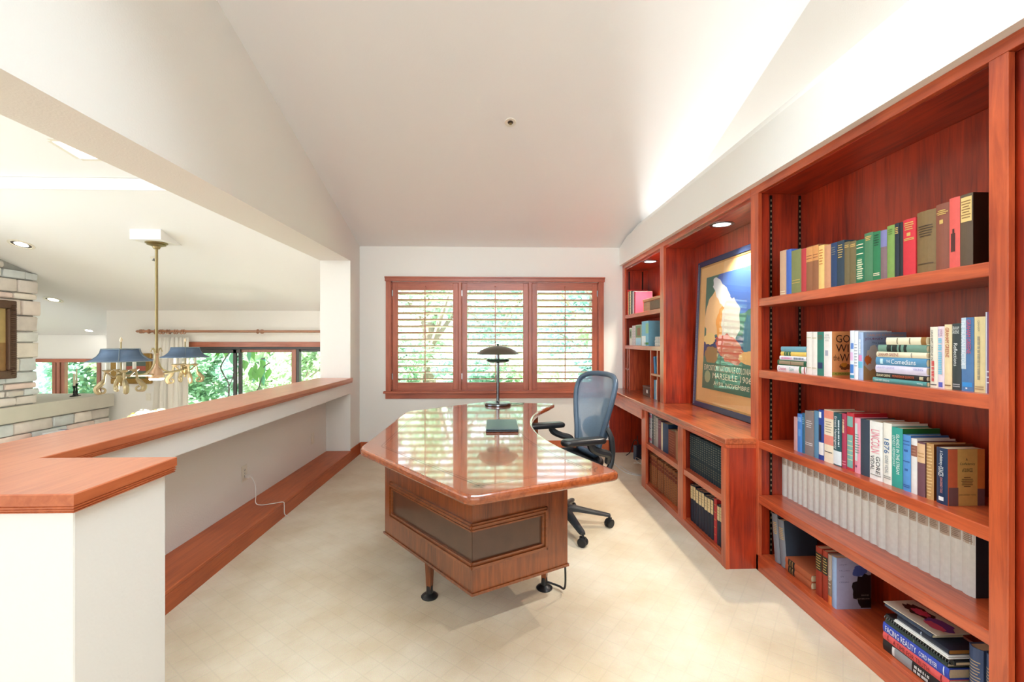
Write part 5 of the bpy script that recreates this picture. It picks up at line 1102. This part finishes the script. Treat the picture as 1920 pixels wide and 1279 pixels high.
t = thing('sprinkler_head', 'small sprinkler head in the sloped ceiling beside the chandelier rod', 'sprinkler', (-4.17, 5.69, cz(5.69)), (-math.atan(CS), 0, 0))
b = bm_(); lathe(b, [(.04, 0), (.04, -.006), (.02, -.01)], 18); obj('trim_ring', b, IVORY, t); b = bm_(); lathe(b, [(.008, -.01), (.008, -.03), (.016, -.032), (.016, -.036)], 12); obj('deflector', b, METAL, t)
# chandelier
CXc, CYc = -3.80, 5.22
cc = thing('chandelier', 'brass chandelier with two shaded candle clusters and swan arms', 'chandelier', (CXc, CYc, 0))
b = bm_(); zb = 2.42; w_ = .165
rings_solid(b, [[(-w_, -w_, zb), (w_, -w_, zb), (w_, w_, zb), (-w_, w_, zb)], [(-w_, -w_, cz(CYc - w_)), (w_, -w_, cz(CYc - w_)), (w_, w_, max(zb + .001, cz(CYc + w_))), (-w_, w_, max(zb + .001, cz(CYc + w_)))]])
obj('ceiling_box', b, CEIL, cc)
BRS = plain((188, 172, 136), .42, .6, name='pale_brass'); BRD = plain((150, 132, 92), .35, .8, name='dull_brass')
b = bm_(); lathe(b, [(.105, zb - .001), (.105, zb - .012), (.085, zb - .02), (.09, zb - .028), (.04, zb - .045), (.03, zb - .07), (.016, zb - .075)], 28); obj('canopy', b, BRD, cc, smooth=True)
b = bm_(); lathe(b, [(.014, 1.14), (.014, zb - .07)], 12); obj('rod', b, BRD, cc, smooth=True)
b = bm_(); lathe(b, [(.012, .90), (.07, .905), (.075, .94), (.06, .965), (.05, .99), (.02, 1.03), (.016, 1.16), (.03, 1.17), (.016, 1.185)], 20); obj('hub', b, plain((196, 160, 130), .35, .6, name='rose_brass'), cc, smooth=True)
b = bm_(); lathe(b, [(.062, .885), (.068, .9)], 20); obj('hub_light', b, emit((255, 250, 240), 14, 'hub_glow'), cc)
HS = .553; ang = R(95.7)
Zc = lambda z: 1.03 + (z - .962) * .86
ca, sa = math.cos(ang), math.sin(ang)
def hp(x, y, z): return (x * ca - y * sa, x * sa + y * ca, z)
for s in (-1, 1):
    b = bm_(); tube(b, smooth_path([hp(s * .05, 0, .945), hp(s * .25, 0, .955), hp(s * HS, 0, .97)]), .013, 8); obj('crossbar', b, BRS, cc, smooth=True)
    b = bm_(); tube(b, smooth_path([hp(s * .10, 0, 1.20), hp(s * .075, 0, 1.235), hp(s * .045, 0, 1.225), hp(s * .022, 0, 1.17), hp(s * .03, 0, 1.10), hp(s * .09, 0, 1.01), hp(s * .20, 0, .965), hp(s * .32, 0, .955)]), [.006] * 8 + [.010] * 49, 7); obj('scroll_arm', b, BRS, cc, smooth=True)
    cx = s * HS
    b = bm_(); lathe(b, [(.004, .87), (.012, .88), (.010, .90), (.024, .91), (.04, .95), (.042, .98), (.02, .995), (.02, 1.01), (.007, 1.02), (.006, 1.31), (.003, 1.315)], 16, Matrix.Translation(hp(cx, 0, 0))); cl = obj('cluster_stem', b, BRD, cc, smooth=True)
    b = bm_(); lathe(b, [(.002, 1.305), (.012, 1.32), (.014, 1.335), (.005, 1.355), (.001, 1.36)], 12, Matrix.Translation(hp(cx, 0, 0))); obj('flame_finial', b, plain((226, 206, 176), .4, .2, name='flame_finial'), cl, smooth=True)
    for k in range(4):
        a = ang + R(45 + 90 * k); dx, dy = math.cos(a), math.sin(a); bx_, by_ = hp(cx, 0, 0)[:2]
        q = lambda r, z: (bx_ + dx * r, by_ + dy * r, Zc(z) if z else 0)
        b = bm_(); tube(b, smooth_path([q(.02, .90), q(.06, .885), q(.09, .92), q(.115, .94), q(.125, .90), q(.13, .85), q(.16, .80), q(.185, .76), q(.17, .715), q(.13, .71), q(.12, .745), q(.145, .765)], 6), [.008] * 18 + [.011] * 12 + [.016, .018, .02, .022] + [.024] * 14 + [.022, .018, .014, .012, .01, .01] + [.01] * 13, 8)
        arm = obj('swan_arm', b, plain((170, 152, 116), .42, .6, name='silvered_brass'), cc, smooth=True)
        b = bm_(); lathe(b, [(r0, Zc(z0)) for r0, z0 in ((.012, .935), (.035, .955), (.042, .965), (.038, .968), (.016, .965), (.016, .97))], 16, Matrix.Translation(q(.105, 0))); obj('drip_pan', b, BRS, arm, smooth=True)
        b = bm_(); lathe(b, [(.016, 1.034), (.016, 1.115), (.006, 1.118), (.006, 1.135)], 14, Matrix.Translation(q(.105, 0))); obj('candle_sleeve', b, plain((242, 236, 220), .5, name='candle_sleeve'), arm, smooth=True)
    # faceted pagoda shade
    SHB = plain((92, 112, 138), .55, name='blue_shade'); SHD = plain((40, 54, 70), .6, name='shade_inside')
    n = 6; prof = [(.30, 1.12), (.245, 1.142), (.205, 1.172), (.182, 1.205), (.172, 1.24)]
    ringsS = [[hp(cx + r * 1.0 * math.cos(2 * math.pi * (i + .5) / n), r * .95 * math.sin(2 * math.pi * (i + .5) / n), z) for i in range(n)] for r, z in prof]
    sh = None
    for i in range(n):
        b = bm_(); P = [[b.verts.new(ringsS[j][i]), b.verts.new(ringsS[j][(i + 1) % n])] for j in range(len(prof))]
        for a_, c_ in zip(P, P[1:]): b.faces.new((a_[0], a_[1], c_[1], c_[0]))
        o = obj('shade_panel', b, SHB, cc, smooth=True); md = o.modifiers.new('thickness', 'SOLIDIFY'); md.thickness = .004; md.offset = -1
    b = bm_(); tube(b, ringsS[-1], .005, 6, True); tube(b, ringsS[0], .004, 6, True)
    for i in range(n): tube(b, [ringsS[j][i] for j in range(len(prof))], .0035, 5)
    obj('shade_trim', b, plain((120, 132, 140), .5, name='shade_trim'), cc)
lamp('POINT', 'chandelier_lamp', (CXc, CYc, .84), 6, (1, .92, .8), .05)
# dining table with hydrangeas
dt = thing('dining_table', 'round wooden dining table below the chandelier, mostly hidden by the half wall', 'table', (-3.85, 5.2, GF))
b = bm_(); lathe(b, [(.62, .71), (.64, .72), (.64, .74), (.62, .75)], 40); obj('top', b, LEDW, dt); b = bm_(); lathe(b, [(.3, 0), (.3, .03), (.06, .08), (.05, .68), (.12, .71)], 24); obj('pedestal', b, LEDW, dt, smooth=True)
vs_ = thing('flower_bowl', 'bowl of cream and yellow hydrangea heads peeking over the half-wall cap', 'flowers', (-3.92, 5.2, GF + .751))
b = bm_(); lathe(b, [(.10, 0), (.17, .05), (.22, .16), (.20, .26), (.19, .26), (.2, .16), (.15, .06)], 28); obj('bowl', b, plain((222, 220, 214), .3, name='white_ceramic'), vs_, smooth=True)
rf = random.Random(5)
for k, (dx, dy, dz, r) in enumerate(((-.22, 0, .36, .10), (-.10, .05, .42, .115), (.03, -.02, .45, .12), (.15, .03, .46, .11), (.25, 0, .44, .09), (-.03, .15, .42, .11), (-.05, -.15, .40, .11), (.16, -.13, .40, .10))):
    b = bm_()
    for i in range(150):
        th_, ph = math.acos(rf.uniform(-.6, 1)), rf.uniform(0, 2 * math.pi); n_ = Vector((math.sin(th_) * math.cos(ph), math.sin(th_) * math.sin(ph), math.cos(th_)))
        p = n_ * r * rf.uniform(.9, 1.05); t1 = n_.orthogonal().normalized(); t2 = n_.cross(t1); s_ = .017
        b.faces.new([b.verts.new(p + (t1 * math.cos(a) + t2 * math.sin(a)) * s_ + n_ * rf.uniform(-.004, .004)) for a in (0, 1.57, 3.14, 4.71)])
    bmesh.ops.create_icosphere(b, subdivisions=2, radius=r * .88)
    obj('bloom', b, plain(((246, 240, 206), (248, 236, 150), (244, 242, 226))[k % 3], .8, var=.1, scale=40, name='petals'), vs_, (dx, dy, dz))

# ================================================================== OUTSIDE
LEAFM = []
def leaf_mat(c, c2):
    m, N, L, pb = newmat('leaf'); out = N['Material Output']
    oi = N.new('ShaderNodeTexCoord'); no = N.new('ShaderNodeTexNoise'); no.inputs['Scale'].default_value = 2.5; L.new(oi.outputs['Object'], no.inputs['Vector'])
    mx = N.new('ShaderNodeMix'); mx.data_type = 'RGBA'; mx.inputs['A'].default_value = lin(c); mx.inputs['B'].default_value = lin(c2); L.new(no.outputs['Fac'], mx.inputs['Factor'])
    L.new(mx.outputs['Result'], pb.inputs['Base Color']); pb.inputs['Roughness'].default_value = .55
    tr = N.new('ShaderNodeBsdfTranslucent'); L.new(mx.outputs['Result'], tr.inputs['Color'])
    ms = N.new('ShaderNodeMixShader'); ms.inputs[0].default_value = .4; L.new(pb.outputs[0], ms.inputs[1]); L.new(tr.outputs[0], ms.inputs[2]); L.new(ms.outputs[0], out.inputs['Surface'])
    return m
LF = [leaf_mat((140, 186, 150), (200, 224, 196)), leaf_mat((130, 184, 160), (196, 224, 206)), leaf_mat((160, 194, 150), (214, 230, 196)), leaf_mat((126, 176, 164), (190, 216, 210))]
BARK = plain((150, 130, 118), .9, var=.3, scale=14, bump=.6, name='bark')
def tree(name, label, cat, x, y, z0, h, r, nleaf, mi, trunk=.09, size=.075, group='garden trees and shrubs', low=.2):
    t = thing(name, label, cat, (x, y, z0), group=group); rd = random.Random(hash((round(x, 2), round(y, 2))) & 0xffff)
    b = bm_(); tube(b, smooth_path([(0, 0, 0), (.05, .03, h * .3), (-.03, .02, h * .6), (.02, 0, h * .85)], 4), [trunk * (1 - .06 * i) for i in range(13)], 8); tr_ = obj('trunk', b, BARK, t, smooth=True)
    b = bm_()
    for k in range(5):
        a = k * 1.26 + rd.uniform(0, .5); zb_ = h * rd.uniform(.3, .6); tube(b, smooth_path([(0, 0, zb_), (r * .4 * math.cos(a), r * .4 * math.sin(a), zb_ + h * .15), (r * .75 * math.cos(a), r * .75 * math.sin(a), zb_ + h * .28)], 3), [trunk * .4 * (1 - .1 * i) for i in range(7)], 5)
    obj('branches', b, BARK, tr_, smooth=True)
    cl = [(rd.gauss(0, .42) * r, rd.gauss(0, .42) * r, h * (low + (1 - low) * rd.random()), r * rd.uniform(.22, .42)) for _ in range(26)]
    vs, fs = [], []
    for _ in range(nleaf):
        cx, cy, cz2, cr = cl[rd.randrange(26)]; d = Vector((rd.gauss(0, 1), rd.gauss(0, 1), rd.gauss(0, 1))).normalized() * cr * rd.random() ** .4
        p = Vector((cx, cy, cz2)) + d; a = Vector((rd.gauss(0, 1), rd.gauss(0, 1), rd.gauss(0, .6))).normalized(); c = a.orthogonal().normalized(); c.rotate(Matrix.Rotation(rd.uniform(0, 6.28), 3, a)) if False else None
        s = size * rd.uniform(.6, 1.3); i = len(vs)
        vs += [p - a * s, p + c * s * .45, p + a * s, p - c * s * .45]; fs.append((i, i + 1, i + 2, i + 3))
    me = bpy.data.meshes.new('foliage'); me.from_pydata([tuple(v) for v in vs], [], fs); me.update()
    o = obj('foliage', me, LF[mi % 4], t); o['kind'] = 'stuff'
    return t
struct('ground', bx(-40, 40, YB + .2, 60, -1.1, -.9), plain((190, 204, 160), .95, var=.2, scale=1.5, name='lawn'))
tree('tree', 'tree with a stout pale trunk seen through the shutters beside the column', 'tree', -1.66, 11.0, -.9, 5.2, 1.4, 3000, 0, .2, low=.5)
tree('tree', 'leafy tree behind the middle shutter panel', 'tree', .0, 10.2, -.9, 4.4, 1.5, 8000, 1, .1)
tree('tree', 'leafy tree behind the shutter panel next to the bookcase', 'tree', 2.9, 10.2, -.9, 4.4, 1.5, 8000, 2, .1)
for i, (x, y) in enumerate(((-.4, 8.6), (.9, 8.2), (2.0, 8.0))): 0 if i == 9 else tree('shrub', ('low shrub below the shutters near the pale-trunked tree', 'low shrub outside the middle shutter panel', 'low shrub outside the shutters by the bookcase')[i], 'shrub', x, y, -.9, 2.0, .9, 5000, i + 1, .04)
tree('tree', 'broad pale-green tree standing far behind the shuttered window', 'tree', 3.4, 16.0, -.9, 5.4, 3.2, 12000, 3, .2, .12, low=.1)
tree('tree', 'broad tree far behind the sliding door', 'tree', -10.8, 20.0, -.9, 6.5, 3.6, 12000, 0, .2, .12, low=.05)
tree('tree', 'broad tree far behind the fixed pane next to the column', 'tree', -6.2, 17.6, -.9, 6.5, 3.6, 12000, 2, .2, .12, low=.05)
for i, (x, y, h) in enumerate(((-7.4, 11.4, 2.3), (-5.9, 11.6, 2.4), (-4.7, 11.0, 2.2), (-3.5, 11.5, 2.5), (-2.5, 10.9, 2.2))):
    tree('shrub', ('dense shrub outside the curtain end of the sliding door', 'dense shrub outside the first sliding panel', 'dense shrub behind the slender potted tree', 'dense shrub outside the brown door jamb', 'dense shrub outside the fixed pane next to the column')[i], 'shrub', x, y, -.9, h, 1.1, 7000, i, .05)
for i, (x, y) in enumerate(((-9.6, 10.6), (-8.4, 10.9), (-11.2, 12.5))): tree('shrub', ('bush outside the alcove window beyond the mullion', 'bush outside the alcove window behind the candlesticks', 'larger bush far outside the alcove window')[i], 'shrub', x, y, -.9, 2.6, 1.2, 7000, i + 1, .05)
ob = thing('outbuilding', 'pale stucco neighbouring building glimpsed through the shutters past the tree trunk', 'building', (-3.25, 13.0, -.9))
obj('wall', bx(-1.3, 1.25, 0, 1.6, 0, 3.7), EXTW, ob); obj('roof', bx(-1.6, 1.5, -.3, 1.9, 3.7, 3.85, bev=.02), plain((186, 160, 148), .8, name='roof_edge'), ob)
wn = obj('window', bx(-.9, -.2, -.03, 0, 1.6, 2.6), IVORY, ob); obj('pane', bx(-.84, -.26, -.035, -.03, 1.66, 2.54), plain((120, 140, 150), .1, name='dark_pane'), wn)
# slender indoor tree with big leaves by the glass, and glass feeder outside
pt = thing('slender_tree', 'slender bare-stemmed tree with big bright leaves by the sliding door', 'plant', (-4.64, 7.9, -.9))
b = bm_(); tube(b, smooth_path([(.03, 0, 0), (.06, 0, 1.0), (.09, 0, 1.45), (.0, 0, 1.65), (-.04, 0, 1.8), (.12, 0, 2.05)], 5), [.014] * 10 + [.011] * 16, 7); tube(b, smooth_path([(.09, 0, 1.45), (.16, 0, 1.62), (.2, 0, 1.9), (.35, 0, 2.05)], 4), .009, 6); tube(b, smooth_path([(.42, .05, .6), (.46, .05, 1.2), (.58, .04, 1.45), (.66, 0, 1.75), (.78, 0, 1.85)], 5), .010, 6)
obj('stem', b, plain((84, 72, 64), .7, name='dark_bark'), pt, smooth=True)
LG = leaf_mat((86, 172, 62), (150, 212, 110)); LG2 = leaf_mat((90, 180, 150), (140, 210, 180))
rl = random.Random(3)
for k in range(26):
    cx = rl.choice((.0, .12, .42, .48, .52, .58, .64, .68)) + rl.gauss(0, .05); z_ = 2.12 + rl.gauss(0, .04) if cx < .3 else rl.choice((1.72, 1.80, 1.88, 2.1)) + rl.gauss(0, .05)
    d = Vector((rl.uniform(-.6, .8), rl.uniform(-.4, .1), -1)).normalized(); s_ = Vector((1, rl.uniform(-.6, .6), .3)).normalized(); L0 = rl.uniform(.18, .28); p0 = Vector((cx, rl.uniform(-.15, .1), z_)); b = bm_()
    wv2 = (0, .7, 1, .75, .3, 0); up_ = [p0 + d * L0 * i / 5 for i in range(6)]
    l_ = [b.verts.new(p + s_ * L0 * .25 * w2 + Vector((0, .01 * w2, 0))) for p, w2 in zip(up_, wv2)]; r2 = [b.verts.new(p - s_ * L0 * .25 * w2 + Vector((0, .01 * w2, 0))) for p, w2 in zip(up_, wv2)]; m2 = [b.verts.new(p + Vector((0, -.008, 0))) for p in up_]
    for i in range(5):
        for q in (l_, r2):
            try: b.faces.new((q[i], q[i + 1], m2[i + 1], m2[i]))
            except ValueError: pass
    obj('leaf', b, LG if k % 6 else LG2, pt, smooth=True)
bf = thing('bird_feeder', 'green glass cylinder bird feeder hanging outside the sliding door', 'bird feeder', (-4.335, 8.6, .79))
b = bm_(); lathe(b, [(.045, 0), (.045, .19)], 18); obj('tube', b, plain((70, 180, 160), .2, name='green_glass'), bf, smooth=True); b = bm_(); lathe(b, [(.09, -.02), (.09, -.005), (.04, 0)], 18); obj('tray', b, BLACK, bf); b = bm_(); lathe(b, [(.048, .19), (.03, .21), (.003, .215), (.003, .64)], 14); obj('hanger', b, BLACK, bf)
